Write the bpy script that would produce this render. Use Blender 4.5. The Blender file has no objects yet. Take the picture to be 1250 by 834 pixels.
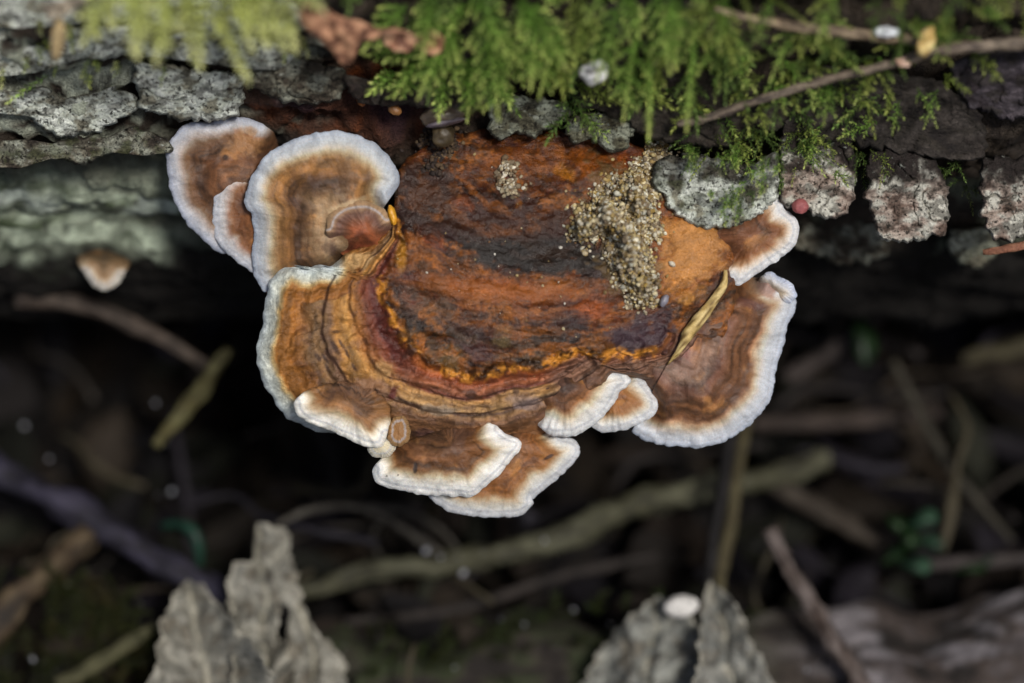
import bpy, math
import numpy as np
from mathutils import Vector

# ------------------------------------------------------------------ frame, camera, light
# 1 unit = 1 cm.  The log lies along x, z is up, the viewer stands at -y and looks down.
S = bpy.context.scene
S.unit_settings.system = 'METRIC'
S.unit_settings.scale_length = 0.01
COL = S.collection
PITCH = math.radians(55)
SP, CP = math.sin(PITCH), math.cos(PITCH)
XV = np.array([1.0, 0, 0]); UV_ = np.array([0, SP, CP]); FV = np.array([0, CP, -SP])
DIST = 34.72

cam_d = bpy.data.cameras.new('camera')
cam = bpy.data.objects.new('camera', cam_d); COL.objects.link(cam)
cam.location = Vector(-FV * DIST)
cam.rotation_euler = (math.radians(90) - PITCH, 0, 0)
cam_d.lens = 100; cam_d.sensor_width = 36
cam_d.clip_start = 0.5; cam_d.clip_end = 3000
cam_d.dof.use_dof = True
cam_d.dof.focus_distance = DIST + 0.0
cam_d.dof.aperture_fstop = 0.078
S.camera = cam

SUN_EL, SUN_AZ = 59, 152          # azimuth from +y, clockwise: behind the viewer, a little right
w = bpy.data.worlds.new('World'); S.world = w; w.use_nodes = True
nt = w.node_tree; bg = nt.nodes['Background']
sky = nt.nodes.new('ShaderNodeTexSky'); sky.sky_type = 'NISHITA'; sky.sun_disc = False
sky.sun_elevation = math.radians(SUN_EL); sky.sun_rotation = math.radians(SUN_AZ)
sky.air_density = 1.0; sky.dust_density = 3.0; sky.ozone_density = 1.0
nt.links.new(sky.outputs[0], bg.inputs[0]); bg.inputs[1].default_value = 0.078
sun_d = bpy.data.lights.new('sun', 'SUN'); sun_d.energy = 3.4; sun_d.angle = math.radians(9)
sun_d.color = (1.0, 0.95, 0.88)
sun = bpy.data.objects.new('sun', sun_d); COL.objects.link(sun)
_e, _a = math.radians(SUN_EL), math.radians(SUN_AZ)
sd = Vector((math.cos(_e) * math.sin(_a), math.cos(_e) * math.cos(_a), math.sin(_e)))
sun.rotation_euler = sd.to_track_quat('Z', 'Y').to_euler()
S.view_settings.view_transform = 'Standard'; S.view_settings.look = 'None'
S.view_settings.exposure = 0.0; S.view_settings.gamma = 1.0
S.cycles.max_bounces = 6

# ------------------------------------------------------------------ numeric helpers
def at(px, py, dz):
    """point that shows at photograph pixel px,py and lies dz cm behind the plane of focus"""
    px = np.asarray(px, float); py = np.asarray(py, float); dz = np.asarray(dz, float)
    k = (DIST + dz) / DIST
    u = (px - 625) / 100 * k; v = (417 - py) / 100 * k
    return u[..., None] * XV + v[..., None] * UV_ + dz[..., None] * FV

def lin(c):
    c = np.asarray(c, float) / 255
    return np.where(c <= .04045, c / 12.92, ((c + .055) / 1.055) ** 2.4)

def _h(ix, iy, iz, seed):
    h = (ix.astype(np.int64) * 374761393 + iy.astype(np.int64) * 668265263 + iz.astype(np.int64) * 2147483647 + seed * 974711) & 0xffffffff
    h = ((h ^ (h >> 13)) * 1274126177) & 0xffffffff
    h = ((h ^ (h >> 16)) * 2246822519) & 0xffffffff
    return (h ^ (h >> 15)) & 0xffffffff

def noise(x, y, z=0.0, seed=0):
    x = np.asarray(x, float); y = np.asarray(y, float); z = np.asarray(z, float) + 0 * x
    xi, yi, zi = np.floor(x), np.floor(y), np.floor(z)
    fx, fy, fz = x - xi, y - yi, z - zi
    s = lambda t: t * t * t * (t * (t * 6 - 15) + 10)
    ux, uy, uz = s(fx), s(fy), s(fz)
    r = 0
    for a in (0, 1):
        for b in (0, 1):
            for c in (0, 1):
                hh = _h(xi + a, yi + b, zi + c, seed)
                th = hh / 4294967296.0 * 2 * np.pi; ph = ((hh * 7919) & 0xffff) / 65536.0 * 2 - 1
                q = np.sqrt(1 - ph * ph)
                g = np.cos(th) * q * (fx - a) + np.sin(th) * q * (fy - b) + ph * (fz - c)
                r = r + g * (ux if a else 1 - ux) * (uy if b else 1 - uy) * (uz if c else 1 - uz)
    return r * 1.5

def fbm(x, y, z=0.0, o=4, seed=0, gain=.5):
    r = 0; a = 1.0; f = 1.0
    for i in range(o):
        r = r + a * noise(np.asarray(x) * f, np.asarray(y) * f, np.asarray(z) * f, seed + i * 17)
        a *= gain; f *= 2.03
    return r

def sstep(a, b, x):
    t = np.clip((np.asarray(x, float) - a) / (b - a), 0, 1)
    return t * t * (3 - 2 * t)

def ramp(x, stops):
    xs = [s[0] for s in stops]; cs = np.array([lin(s[1]) for s in stops])
    return np.stack([np.interp(x, xs, cs[:, k]) for k in range(3)], -1)

def mixc(c, col, f):
    return c * (1 - f[..., None]) + np.asarray(col) * f[..., None]

def spline(pts, n, closed=True):
    p = np.array(pts, float); m = len(p); out = []
    segs = m if closed else m - 1
    for i in range(segs):
        if closed: a, b, c, d = p[i - 1], p[i], p[(i + 1) % m], p[(i + 2) % m]
        else: a, b, c, d = p[max(i - 1, 0)], p[i], p[i + 1], p[min(i + 2, m - 1)]
        t = np.linspace(0, 1, 24, endpoint=False)[:, None]
        out.append(.5 * (2 * b + (c - a) * t + (2 * a - 5 * b + 4 * c - d) * t * t + (3 * b - a - 3 * c + d) * t ** 3))
    q = np.concatenate(out)
    q = np.vstack([q, q[:1] if closed else p[-1:]])
    L = np.concatenate([[0], np.cumsum(np.linalg.norm(np.diff(q, axis=0), axis=1))])
    s = np.linspace(0, L[-1], n, endpoint=not closed)
    return np.stack([np.interp(s, L, q[:, k]) for k in range(p.shape[1])], -1), L[-1]

def polydist(px, py, poly):
    d = np.full(np.shape(px), 1e9)
    for (a, b) in zip(poly[:-1], poly[1:]):
        ax, ay = a; bx, by = b
        vx, vy = bx - ax, by - ay
        t = np.clip(((px - ax) * vx + (py - ay) * vy) / (vx * vx + vy * vy + 1e-9), 0, 1)
        d = np.minimum(d, np.hypot(px - ax - t * vx, py - ay - t * vy))
    return d

def inpoly(px, py, poly):
    r = np.zeros(np.shape(px), bool); n = len(poly)
    for i in range(n):
        x1, y1 = poly[i]; x2, y2 = poly[(i + 1) % n]
        c = ((y1 > py) != (y2 > py)) & (px < (x2 - x1) * (py - y1) / (y2 - y1 + 1e-9) + x1)
        r ^= c
    return r

RNG = np.random.default_rng(11)

# ------------------------------------------------------------------ objects
def tag(o, label=None, cat=None, group=None, kind=None):
    if label: o['label'] = label
    if cat: o['category'] = cat
    if group: o['group'] = group
    if kind: o['kind'] = kind
    return o

def thing(name, label, cat, loc, group=None):
    o = bpy.data.objects.new(name, None); COL.objects.link(o)
    o.location = Vector(loc); o.empty_display_size = .3
    return tag(o, label, cat, group)

def mesh(name, V, quads=None, tris=None, col=None, m=None, parent=None, attrs=None, smooth=True, origin=None):
    V = np.asarray(V, float)
    if parent is not None: off = np.array(parent.matrix_basis.translation) if parent.parent is None else np.array(parent['_w'])
    elif origin is not None: off = np.array(origin, float)
    else: off = V.mean(0)
    q = np.zeros((0, 4), np.int32) if quads is None else np.asarray(quads, np.int32).reshape(-1, 4)
    t = np.zeros((0, 3), np.int32) if tris is None else np.asarray(tris, np.int32).reshape(-1, 3)
    me = bpy.data.meshes.new(name)
    me.vertices.add(len(V)); me.vertices.foreach_set('co', (V - off).astype(np.float32).ravel())
    nl = q.size + t.size
    me.loops.add(nl); me.loops.foreach_set('vertex_index', np.concatenate([q.ravel(), t.ravel()]))
    st = np.concatenate([np.arange(len(q)) * 4, q.size + np.arange(len(t)) * 3]).astype(np.int32)
    me.polygons.add(len(st)); me.polygons.foreach_set('loop_start', st)
    me.update(calc_edges=True); me.validate()
    if smooth: me.polygons.foreach_set('use_smooth', np.ones(len(me.polygons), bool))
    if col is not None:
        col = np.asarray(col, float)
        if col.ndim == 1: col = np.tile(col, (len(V), 1))
        c4 = np.concatenate([np.clip(col, 0, 1), np.ones((len(V), 1))], 1).astype(np.float32)
        me.attributes.new('Col', 'FLOAT_COLOR', 'POINT').data.foreach_set('color', c4.ravel())
    for k, a in (attrs or {}).items():
        a = np.asarray(a, np.float32)
        if a.ndim == 1: me.attributes.new(k, 'FLOAT', 'POINT').data.foreach_set('value', a)
        else: me.attributes.new(k, 'FLOAT_VECTOR', 'POINT').data.foreach_set('vector', a.ravel())
    if m: me.materials.append(m)
    o = bpy.data.objects.new(name, me); COL.objects.link(o)
    if parent is not None: o.parent = parent
    else: o.location = Vector(off)
    return o

# ------------------------------------------------------------------ materials
def mat(name, rough=.6, n1=(8, .25), n2=(60, .2), bump=((25, .01), (90, .004)), spec=.5, sss=0.0, fibre=None, speck=None, wet=False, transl=0.0):
    m = bpy.data.materials.new(name); m.use_nodes = True
    T = m.node_tree; N = T.nodes; L = T.links; B = N['Principled BSDF']
    def nd(t, **k):
        n = N.new(t)
        for a, b in k.items(): setattr(n, a, b)
        return n
    tc = nd('ShaderNodeTexCoord')
    at_ = nd('ShaderNodeAttribute', attribute_name='Col')
    def nz(scale, detail=4, vec=None, ro=.55):
        n = nd('ShaderNodeTexNoise'); n.inputs['Scale'].default_value = scale
        n.inputs['Detail'].default_value = detail; n.inputs['Roughness'].default_value = ro
        L.new(vec or tc.outputs['Object'], n.inputs['Vector']); return n.outputs['Fac']
    def mr(v, a, b, lo=.3, hi=.7):
        n = nd('ShaderNodeMapRange'); L.new(v, n.inputs[0])
        n.inputs[1].default_value = lo; n.inputs[2].default_value = hi
        n.inputs[3].default_value = a; n.inputs[4].default_value = b; return n.outputs[0]
    def math_(op, a, b):
        n = nd('ShaderNodeMath', operation=op)
        for i, v in enumerate((a, b)):
            if isinstance(v, (int, float)): n.inputs[i].default_value = v
            else: L.new(v, n.inputs[i])
        return n.outputs[0]
    f = mr(nz(n1[0]), 1 - n1[1], 1 + n1[1])
    f = math_('MULTIPLY', f, mr(nz(n2[0]), 1 - n2[1], 1 + n2[1]))
    fib = None
    if fibre:
        ra = nd('ShaderNodeAttribute', attribute_name='rad')
        mp = nd('ShaderNodeMapping'); L.new(ra.outputs['Vector'], mp.inputs['Vector'])
        mp.inputs['Scale'].default_value = (fibre[0], fibre[1], 0)
        sx3 = nd('ShaderNodeSeparateXYZ'); L.new(ra.outputs['Vector'], sx3.inputs[0])
        fib = math_('ADD', math_('MULTIPLY', math_('SUBTRACT', nz(1.0, 3, mp.outputs[0]), .5), sx3.outputs[2]), .5)
        f = math_('MULTIPLY', f, mr(fib, 1 - fibre[2], 1 + fibre[2]))
    sc = nd('ShaderNodeVectorMath', operation='SCALE')
    L.new(at_.outputs['Color'], sc.inputs[0]); L.new(f, sc.inputs['Scale'])
    colour = sc.outputs[0]
    if speck:
        for (scale, thr, c, amt) in speck:
            k = mr(nz(scale, 5, ro=.7), 0, amt, thr, thr + .07)
            mx = nd('ShaderNodeMix', data_type='RGBA'); L.new(k, mx.inputs[0]); L.new(colour, mx.inputs[6])
            mx.inputs[7].default_value = (*lin(c), 1); colour = mx.outputs[2]
    L.new(colour, B.inputs['Base Color'])
    B.inputs['Roughness'].default_value = rough
    B.inputs['Specular IOR Level'].default_value = spec
    if wet:
        wa = nd('ShaderNodeAttribute', attribute_name='wet')
        r = math_('SUBTRACT', mr(nz(14), rough - .08, rough + .12), math_('MULTIPLY', wa.outputs['Fac'], .38))
        L.new(r, B.inputs['Roughness'])
    if sss:
        B.inputs['Subsurface Weight'].default_value = sss
        B.inputs['Subsurface Radius'].default_value = (1, .7, .5); B.inputs['Subsurface Scale'].default_value = .06
    prev = None
    for (s, d) in bump:
        b = nd('ShaderNodeBump'); b.inputs['Distance'].default_value = d; b.inputs['Strength'].default_value = 1
        L.new(nz(s, 5), b.inputs['Height'])
        if prev: L.new(prev, b.inputs['Normal'])
        prev = b.outputs[0]
    if fib is not None:
        b = nd('ShaderNodeBump'); b.inputs['Distance'].default_value = fibre[3]
        L.new(fib, b.inputs['Height']); L.new(prev, b.inputs['Normal']); prev = b.outputs[0]
    L.new(prev, B.inputs['Normal'])
    if transl:
        tr = nd('ShaderNodeBsdfTranslucent'); L.new(colour, tr.inputs[0])
        ms = nd('ShaderNodeMixShader'); ms.inputs[0].default_value = transl
        L.new(B.outputs[0], ms.inputs[1]); L.new(tr.outputs[0], ms.inputs[2])
        L.new(ms.outputs[0], N['Material Output'].inputs[0])
    return m

M_CAP = mat('fungus_cap', .62, (5, .12), (55, .14), ((14, .014), (60, .005)), .4, .25, fibre=(30, 2.2, .08, .0025), wet=True)
M_CORE = mat('fungus_old_cap', .50, (6, .12), (34, .18), ((9, .025), (24, .012), (55, .016)), .42, 0, fibre=(22, 4, .12, .006), wet=True)
M_LICHEN = mat('lichen_bark', .85, (4, .18), (30, .25), ((7, .10), (22, .07), (70, .02)), .2,
               speck=((5, .6, (52, 48, 40), .8), (17, .535, (34, 32, 28), .92), (9, .62, (204, 210, 200), .5)))
M_BARK = mat('bark', .75, (4, .35), (35, .35), ((7, .16), (30, .06), (100, .02)), .35, speck=((16, .66, (118, 122, 108), .5),))
M_WOOD = mat('rotten_wood', .7, (5, .3), (40, .3), ((8, .10), (40, .03)), .3)
M_TWIG = mat('twig_bark', .65, (7, .3), (45, .3), ((18, .03), (70, .01)), .3)
M_LEAF = mat('dead_leaf', .75, (4, .2), (40, .15), ((10, .04), (50, .01)), .25, transl=.15)
M_GREEN = mat('moss_leaf', .45, (6, .25), (50, .1), ((60, .003),), .5, transl=.42)
M_GRAIN = mat('frass', .75, (12, .3), (90, .25), ((50, .015), (150, .006)), .4)
M_SOIL = mat('humus', .9, (2, .5), (20, .4), ((4, .3), (20, .1)), .15)
M_SMOOTH = mat('smooth', .35, (12, .2), (60, .1), ((40, .006),), .5, .1)
M_SPLINTER = mat('dry_splinter', .6, (10, .2), (60, .2), ((30, .01),), .3)

# ------------------------------------------------------------------ slab: anything with an outline, a relief and a thickness
def slab(outline, centre, depth, thick, nr, ntq, colour, edge=6.0, wob=(1.2, 9.0), back=None, power=1.0, seed=0, mode='cap', scallop=0.0):
    """outline/centre in photograph pixels; depth(px,py,r,d)->cm; thick in cm; colour(px,py,r,d,t)->rgb
    returns V, quads, tris, colours, rad, d  (d = distance to the rim in px)"""
    o, per = spline(outline, ntq)
    cen = np.array(centre, float)
    nrm = o - cen; ln = np.linalg.norm(nrm, axis=1, keepdims=True); nrm = nrm / ln
    tt = np.arange(ntq) / ntq * per
    a = 2 * np.pi * np.arange(ntq) / ntq; R0 = per / (2 * np.pi)
    cx, cy = np.cos(a) * R0, np.sin(a) * R0
    wv = fbm(cx / wob[1], cy / wob[1], seed * 1.7, 3, seed) * wob[0]
    if scallop: wv = wv + scallop * np.abs(noise(cx / 14, cy / 14, seed + 3.3, seed + 5))
    o = o + nrm * wv[:, None]
    ln = np.linalg.norm(o - cen, axis=1)
    r = 1 - (1 - np.linspace(0, 1, nr + 1)[1:]) ** 1.25
    r = np.concatenate([r[:-1], 1 - (1 - r[-2]) * np.array([.6, .3, .12, 0])])
    n = len(r)
    P = cen + (o - cen)[None] * r[:, None, None]
    RR = np.broadcast_to(r[:, None], (n, ntq)); D = (1 - RR) * ln[None]
    TT = np.broadcast_to(tt[None], (n, ntq))
    dz0 = depth(P[..., 0], P[..., 1], RR, D)
    ew = np.clip(1 - D / edge, 0, 1)
    rnd = 1 - np.sqrt(np.clip(1 - ew ** 2, 0, 1))
    dz = dz0 + rnd * thick * .5
    # back
    rb = np.concatenate([1 - (1 - r[-1:-5:-1]) * 1.0, [.93, .8, .6, .35, .1]])[1:]
    nb = len(rb)
    Pb = cen + (o - cen)[None] * rb[:, None, None]
    Rb = np.broadcast_to(rb[:, None], (nb, ntq)); Db = (1 - Rb) * ln[None]
    eb = np.clip(1 - Db / edge, 0, 1); rn2 = 1 - np.sqrt(np.clip(1 - eb ** 2, 0, 1))
    dzb = depth(Pb[..., 0], Pb[..., 1], Rb, Db) + thick * (1 + 1.2 * (1 - Rb)) - rn2 * thick * .5
    c0 = depth(np.array([cen[0]]), np.array([cen[1]]), np.array([0.0]), np.array([ln.mean()]))
    V = np.concatenate([at([cen[0]], [cen[1]], c0), at(P[..., 0], P[..., 1], dz).reshape(-1, 3),
                        at(Pb[..., 0], Pb[..., 1], dzb).reshape(-1, 3), at([cen[0]], [cen[1]], c0 + thick * 2.2)])
    rows = n + nb
    i = np.arange(rows - 1)[:, None] * ntq + 1; j = np.arange(ntq)[None]; j2 = (j + 1) % ntq
    quads = np.stack([i + j, i + ntq + j, i + ntq + j2, i + j2], -1).reshape(-1, 4)
    jj = np.arange(ntq); last = 1 + (rows - 1) * ntq
    tris = np.concatenate([np.stack([0 * jj, 1 + jj, 1 + (jj + 1) % ntq], -1),
                           np.stack([0 * jj + len(V) - 1, last + (jj + 1) % ntq, last + jj], -1)])
    # orientation: front faces the viewer
    p0, p1, p2 = V[quads[0, 0]], V[quads[0, 1]], V[quads[0, 3]]
    if np.dot(np.cross(p1 - p0, p2 - p0), FV) > 0:
        quads = quads[:, ::-1]; tris = tris[:, ::-1]
    C = colour(P[..., 0], P[..., 1], RR, D, TT).reshape(-1, 3)
    bc = lin(back or (196, 184, 158))
    rim = C.reshape(n, ntq, 3)[-1:]
    Cb = np.tile(bc, (nb, ntq, 1)); Cb[:3] = rim * .6 + Cb[:3] * .4
    cc = C.reshape(n, ntq, 3)[0].mean(0, keepdims=True)
    Cc = np.concatenate([cc, C, Cb.reshape(-1, 3), bc[None]])
    rad = np.zeros((len(V), 3))
    rad[1:1 + n * ntq, 0] = (TT / 100).ravel(); rad[1:1 + n * ntq, 1] = (D / 100).ravel()
    rad[1 + n * ntq:1 + rows * ntq, 0] = np.broadcast_to(tt / 100, (nb, ntq)).ravel()
    rad[1:1 + n * ntq, 2] = sstep(.5, .92, RR).ravel()
    rad[:, 0] += seed * 3.1
    dd = np.zeros(len(V)); dd[0] = 200; dd[1:1 + n * ntq] = D.ravel()
    return V, quads, tris, Cc, rad, dd

# ------------------------------------------------------------------ the log
_prof = [(0.3, 5.5), (0.42, 4.4), (0.6, 3.5), (0.85, 2.8), (1.25, 2.3), (1.6, 1.7), (1.95, 1.15), (2.2, .55), (2.5, .15), (2.8, -.15), (3.3, -.75), (3.8, -1.45), (4.3, -2.1), (4.9, -2.7), (5.6, -3.1)]
_pv = np.array([p[0] for p in _prof]); _pd = np.array([p[1] for p in _prof])
def log_dz(px, py):
    k = 1.0
    v = (417 - np.asarray(py, float)) / 100
    return np.interp(v, _pv, _pd)

def build_log():
    root = thing('fallen_log', 'rotting fallen log with flaking lichened bark across the top, carrying the bracket fungi', 'log', (0, 6, 0))
    yz = []
    for v, d in _prof:
        k = (DIST + d) / DIST
        yz.append((v * k * SP + d * CP, v * k * CP - d * SP))
    yz += [(4.6, 6.6), (7.2, 6.9), (10, 5.6), (11.8, 2.6), (11.6, -1.2), (9.6, -4.2), (6.6, -5.2)]
    prof, _ = spline(yz, 300)
    n = len(prof)
    xs = np.concatenate([np.linspace(-26, -7.2, 60), np.linspace(-7.1, 7.1, 560), np.linspace(7.2, 26, 60)])
    cx, cy = 7.0, 1.0
    dirn = prof - np.array([cx, cy]); dirn /= np.linalg.norm(dirn, axis=1, keepdims=True)
    X, I = np.meshgrid(xs, np.arange(n), indexing='ij')
    Y, Z = prof[I, 0], prof[I, 1]
    nz = fbm(X * .8, Y * 1.0, Z * 1.0, 5, 3) * .34 + np.abs(fbm(X * 1.6, Y * 2.6, Z * 2.6, 5, 9)) * .26 - .1
    # horizontal grain on bare wood low down
    gr = fbm(X * .55, Y * 5, Z * 5, 4, 21) * .11 - .04 * sstep(.09, .0, np.abs(noise(X * .7 + Y * .5, Y * 2.2 + X * .6, Z * 2.2, 37)))
    u_img = Y * SP + Z * CP
    low = sstep(2.2, 1.6, u_img)
    h = nz * (1 - .55 * low) + gr * low - .12 - .35 * np.exp(-((X + 3.3) / .9) ** 2 - ((u_img - 2.3) / .5) ** 2)
    V = np.stack([X, Y + dirn[I, 0] * h, Z + dirn[I, 1] * h], -1)
    a, b = fbm(X * 1.2, Y * 1.5, Z * 1.5, 4, 31), fbm(X * .5, Y * 4, Z * 4, 4, 33)
    C = np.broadcast_to(lin((52, 44, 36)), V.shape).copy()
    C = mixc(C, lin((30, 25, 23)), sstep(.0, .5, a))
    wood = low * sstep(-2.2, -3.6, X + .3 * a)
    C = mixc(C, lin((180, 192, 170)), wood * .95)
    C = mixc(C, lin((70, 82, 54)), wood * sstep(.1, .5, b))
    C = mixc(C, lin((58, 52, 42)), wood * sstep(.0, .6, -b) * .8)
    C = mixc(C, lin((40, 42, 34)), wood * sstep(.09, .02, np.abs(noise(X * .7 + Y * .5, Y * 2.2 + X * .6, Z * 2.2, 37))) * .85)
    C = mixc(C, lin((64, 74, 58)), wood * sstep(.0, .35, fbm(X * 2.4, Y * 7, Z * 7, 4, 39)) * .6)
    C = mixc(C, lin((190, 200, 192)), wood * sstep(.25, .6, a) * .6)
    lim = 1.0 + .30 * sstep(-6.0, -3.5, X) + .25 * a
    C = mixc(C, lin((24, 21, 18)), sstep(lim + .25, lim - .15, u_img))  # underside mixed to near black, painted shade beneath the log
    crust = sstep(-1.9, -2.7, X + .5 * a) * sstep(2.2, 2.5, u_img) * sstep(-.12, .1, b + .4 * a)
    C = mixc(C, lin((164, 170, 154)), crust * .9 * sstep(.32, -.02, fbm(X * 3, Y * 4, Z * 4, 4, 35)))
    red = sstep(1.5, .6, np.hypot((X + 1.9) / 1.2, (u_img - 2.75) / .42))
    C = mixc(C, lin((74, 38, 22)), red * .8)
    C = mixc(C, lin((48, 26, 34)), red * sstep(0, .4, a) * .9)
    C = mixc(C, lin((116, 58, 20)), red * sstep(.15, .5, -a))
    rw = sstep(3.2, 4.2, X) * low
    C = mixc(C, lin((96, 100, 84)), rw * sstep(.15, .45, a) * sstep(.9, 1.3, u_img))
    q = (np.arange(len(xs) - 1)[:, None] * n + np.arange(n)[None])
    q2 = (np.arange(len(xs) - 1)[:, None] * n + (np.arange(n)[None] + 1) % n)
    quads = np.stack([q, q + n, q2 + n, q2], -1).reshape(-1, 4)
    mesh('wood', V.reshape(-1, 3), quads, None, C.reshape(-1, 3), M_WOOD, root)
    return root
LOG = build_log()

def bark_plate(outline, centre, off, th, cols, seed, m=None, dark=0.0, amp=.10, tilt=(0, 0), label=None, nr=46, ntq=240, moss=0.0):
    cx, cy = centre
    def depth(px, py, r, d):
        ld = lambda a, b: np.minimum(log_dz(a, b), .05)
        base = (ld(px, py) + ld(px, py - 30) + ld(px, py + 30)) / 3 * .75 + float(ld(cx, cy)) * .25 + off + tilt[0] * (px - cx) / 100
        n1 = fbm(px / 55, py / 38, seed, 4, seed); n2 = np.abs(fbm(px / 26, py / 15, seed + 3, 3, seed + 4))
        crack = np.abs(noise(px / 34 + .4 * n1, py / 60, seed, seed + 9))
        return base - amp * .7 * n1 - amp * .45 * n2 + .07 * sstep(.03, .0, crack) * sstep(-.1, .2, n1)
    def colour(px, py, r, d, t):
        a = fbm(px / 30, py / 22, seed + 7, 4, seed + 2)
        c = np.broadcast_to(lin(cols[0]), px.shape + (3,)).copy()
        c = mixc(c, lin(cols[1]), sstep(-.05, .3, a))
        c = mixc(c, lin(cols[2]), sstep(.1, .4, -a) * .9)
        pk = fbm(px / 24, py / 15, seed + 1, 5, seed + 33)
        c = mixc(c, lin((50, 45, 38)), sstep(.1, .3, pk) * .6)
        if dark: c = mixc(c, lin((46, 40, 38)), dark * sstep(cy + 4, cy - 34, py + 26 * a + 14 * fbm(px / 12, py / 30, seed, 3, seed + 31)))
        c = mixc(c, lin((60, 72, 30)), moss * sstep(.0, .3, fbm(px / 18, py / 18, seed, 3, seed + 30)))
        return c
    V, q, t, C, rad, d = slab(outline, centre, depth, th, nr, ntq, colour, edge=5, wob=(6.5, 13.0), back=(44, 38, 32), seed=seed)
    o = mesh('bark_plate', V, q, t, C, m or M_LICHEN, LOG)
    if label: o['label'] = label
    return o

PALE = ((206, 212, 200), (224, 229, 220), (138, 134, 116))
DARK = ((116, 112, 98), (150, 152, 138), (66, 58, 50))
PINK = ((178, 162, 150), (206, 204, 192), (108, 88, 78))
bark_plate([(165, 79), (188, 77), (215, 77), (235, 82), (262, 86), (296, 89), (302, 97), (292, 131), (279, 144), (249, 148), (215, 146), (202, 143), (188, 138), (168, 129)], (235, 112), -.11, .5, PALE, 1, tilt=(.05, .35), label='pale lichened bark plate above the rear left bracket')
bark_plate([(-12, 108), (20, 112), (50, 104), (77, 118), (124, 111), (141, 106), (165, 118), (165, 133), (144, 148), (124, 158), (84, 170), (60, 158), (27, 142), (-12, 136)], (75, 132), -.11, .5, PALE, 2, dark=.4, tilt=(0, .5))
bark_plate([(-20, 30), (40, 38), (120, 30), (200, 34), (290, 40), (352, 62), (345, 84), (300, 84), (240, 76), (160, 68), (120, 74), (90, 70), (60, 84), (20, 92), (-20, 88)], (150, 55), -.11, .6, PALE, 3, tilt=(.0, 1.1), ntq=360)
bark_plate([(-20, -30), (60, -20), (160, -10), (300, -16), (370, 10), (380, 36), (300, 40), (200, 32), (120, 28), (40, 34), (-20, 28)], (170, 8), -.11, .6, PALE, 4, tilt=(.0, 1.2), ntq=360)
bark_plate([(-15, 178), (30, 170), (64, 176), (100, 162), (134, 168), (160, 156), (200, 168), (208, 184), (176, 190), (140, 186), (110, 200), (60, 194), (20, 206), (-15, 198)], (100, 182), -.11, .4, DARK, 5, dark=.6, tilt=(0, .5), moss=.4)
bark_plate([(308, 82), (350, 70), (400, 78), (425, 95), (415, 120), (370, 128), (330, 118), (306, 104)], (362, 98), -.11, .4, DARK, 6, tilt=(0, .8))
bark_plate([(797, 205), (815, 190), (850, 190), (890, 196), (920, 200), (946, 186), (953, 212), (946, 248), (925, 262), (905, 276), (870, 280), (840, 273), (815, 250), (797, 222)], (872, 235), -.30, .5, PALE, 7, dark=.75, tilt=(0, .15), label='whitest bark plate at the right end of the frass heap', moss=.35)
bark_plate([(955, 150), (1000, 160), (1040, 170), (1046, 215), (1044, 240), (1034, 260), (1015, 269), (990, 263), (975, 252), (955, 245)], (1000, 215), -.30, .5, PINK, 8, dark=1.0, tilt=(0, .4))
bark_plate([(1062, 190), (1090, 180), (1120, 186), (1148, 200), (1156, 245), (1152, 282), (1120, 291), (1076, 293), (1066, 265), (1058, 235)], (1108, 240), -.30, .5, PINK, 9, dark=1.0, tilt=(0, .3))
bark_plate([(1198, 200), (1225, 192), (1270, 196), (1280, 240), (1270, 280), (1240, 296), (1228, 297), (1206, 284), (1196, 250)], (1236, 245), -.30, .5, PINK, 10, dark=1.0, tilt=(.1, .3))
bark_plate([(1160, 84), (1180, 66), (1220, 60), (1270, 62), (1280, 120), (1250, 146), (1205, 140), (1170, 118)], (1215, 104), -.30, .5, ((66, 60, 66), (92, 84, 90), (44, 36, 40)), 11, m=M_BARK, tilt=(0, .9), label='dark purplish bark plate under the twigs')
bark_plate([(594, 128), (612, 122), (650, 120), (690, 126), (700, 138), (688, 150), (668, 158), (650, 170), (630, 164), (608, 172), (597, 158)], (645, 143), -.30, .4, ((122, 124, 108), (150, 156, 142), (86, 82, 66)), 12, tilt=(0, .5), label='rounded grey bark plate below the central moss')
bark_plate([(694, 148), (715, 136), (745, 138), (770, 146), (776, 162), (760, 182), (742, 186), (720, 172), (696, 176)], (735, 160), -.30, .4, ((118, 116, 96), (146, 150, 134), (74, 68, 52)), 13, tilt=(0, .5))
bark_plate([(420, 92), (470, 100), (540, 96), (600, 100), (596, 122), (560, 140), (500, 130), (450, 128), (424, 112)], (510, 114), -.30, .5, ((58, 46, 40), (84, 76, 68), (36, 27, 26)), 14, m=M_BARK, tilt=(0, .9))
bark_plate([(690, 60), (780, 66), (880, 90), (960, 110), (960, 150), (880, 180), (800, 170), (740, 140), (690, 120)], (820, 118), -.30, .5, ((48, 40, 34), (66, 60, 52), (32, 26, 24)), 15, m=M_BARK, tilt=(0, 1.0), ntq=320)
bark_plate([(960, 90), (1050, 84), (1150, 100), (1200, 150), (1195, 195), (1120, 190), (1040, 176), (960, 160)], (1070, 140), -.30, .5, ((46, 40, 36), (66, 60, 56), (30, 25, 24)), 16, m=M_BARK, tilt=(0, 1.0), ntq=320)

bark_plate([(965, 272), (1000, 262), (1050, 268), (1090, 280), (1080, 312), (1040, 322), (990, 312), (968, 296)], (1030, 292), 2.0, .5, DARK, 17)
bark_plate([(1158, 285), (1180, 278), (1212, 284), (1216, 312), (1190, 326), (1162, 316)], (1186, 302), 1.7, .4, ((150, 152, 132), (176, 178, 160), (110, 106, 90)), 18)
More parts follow.
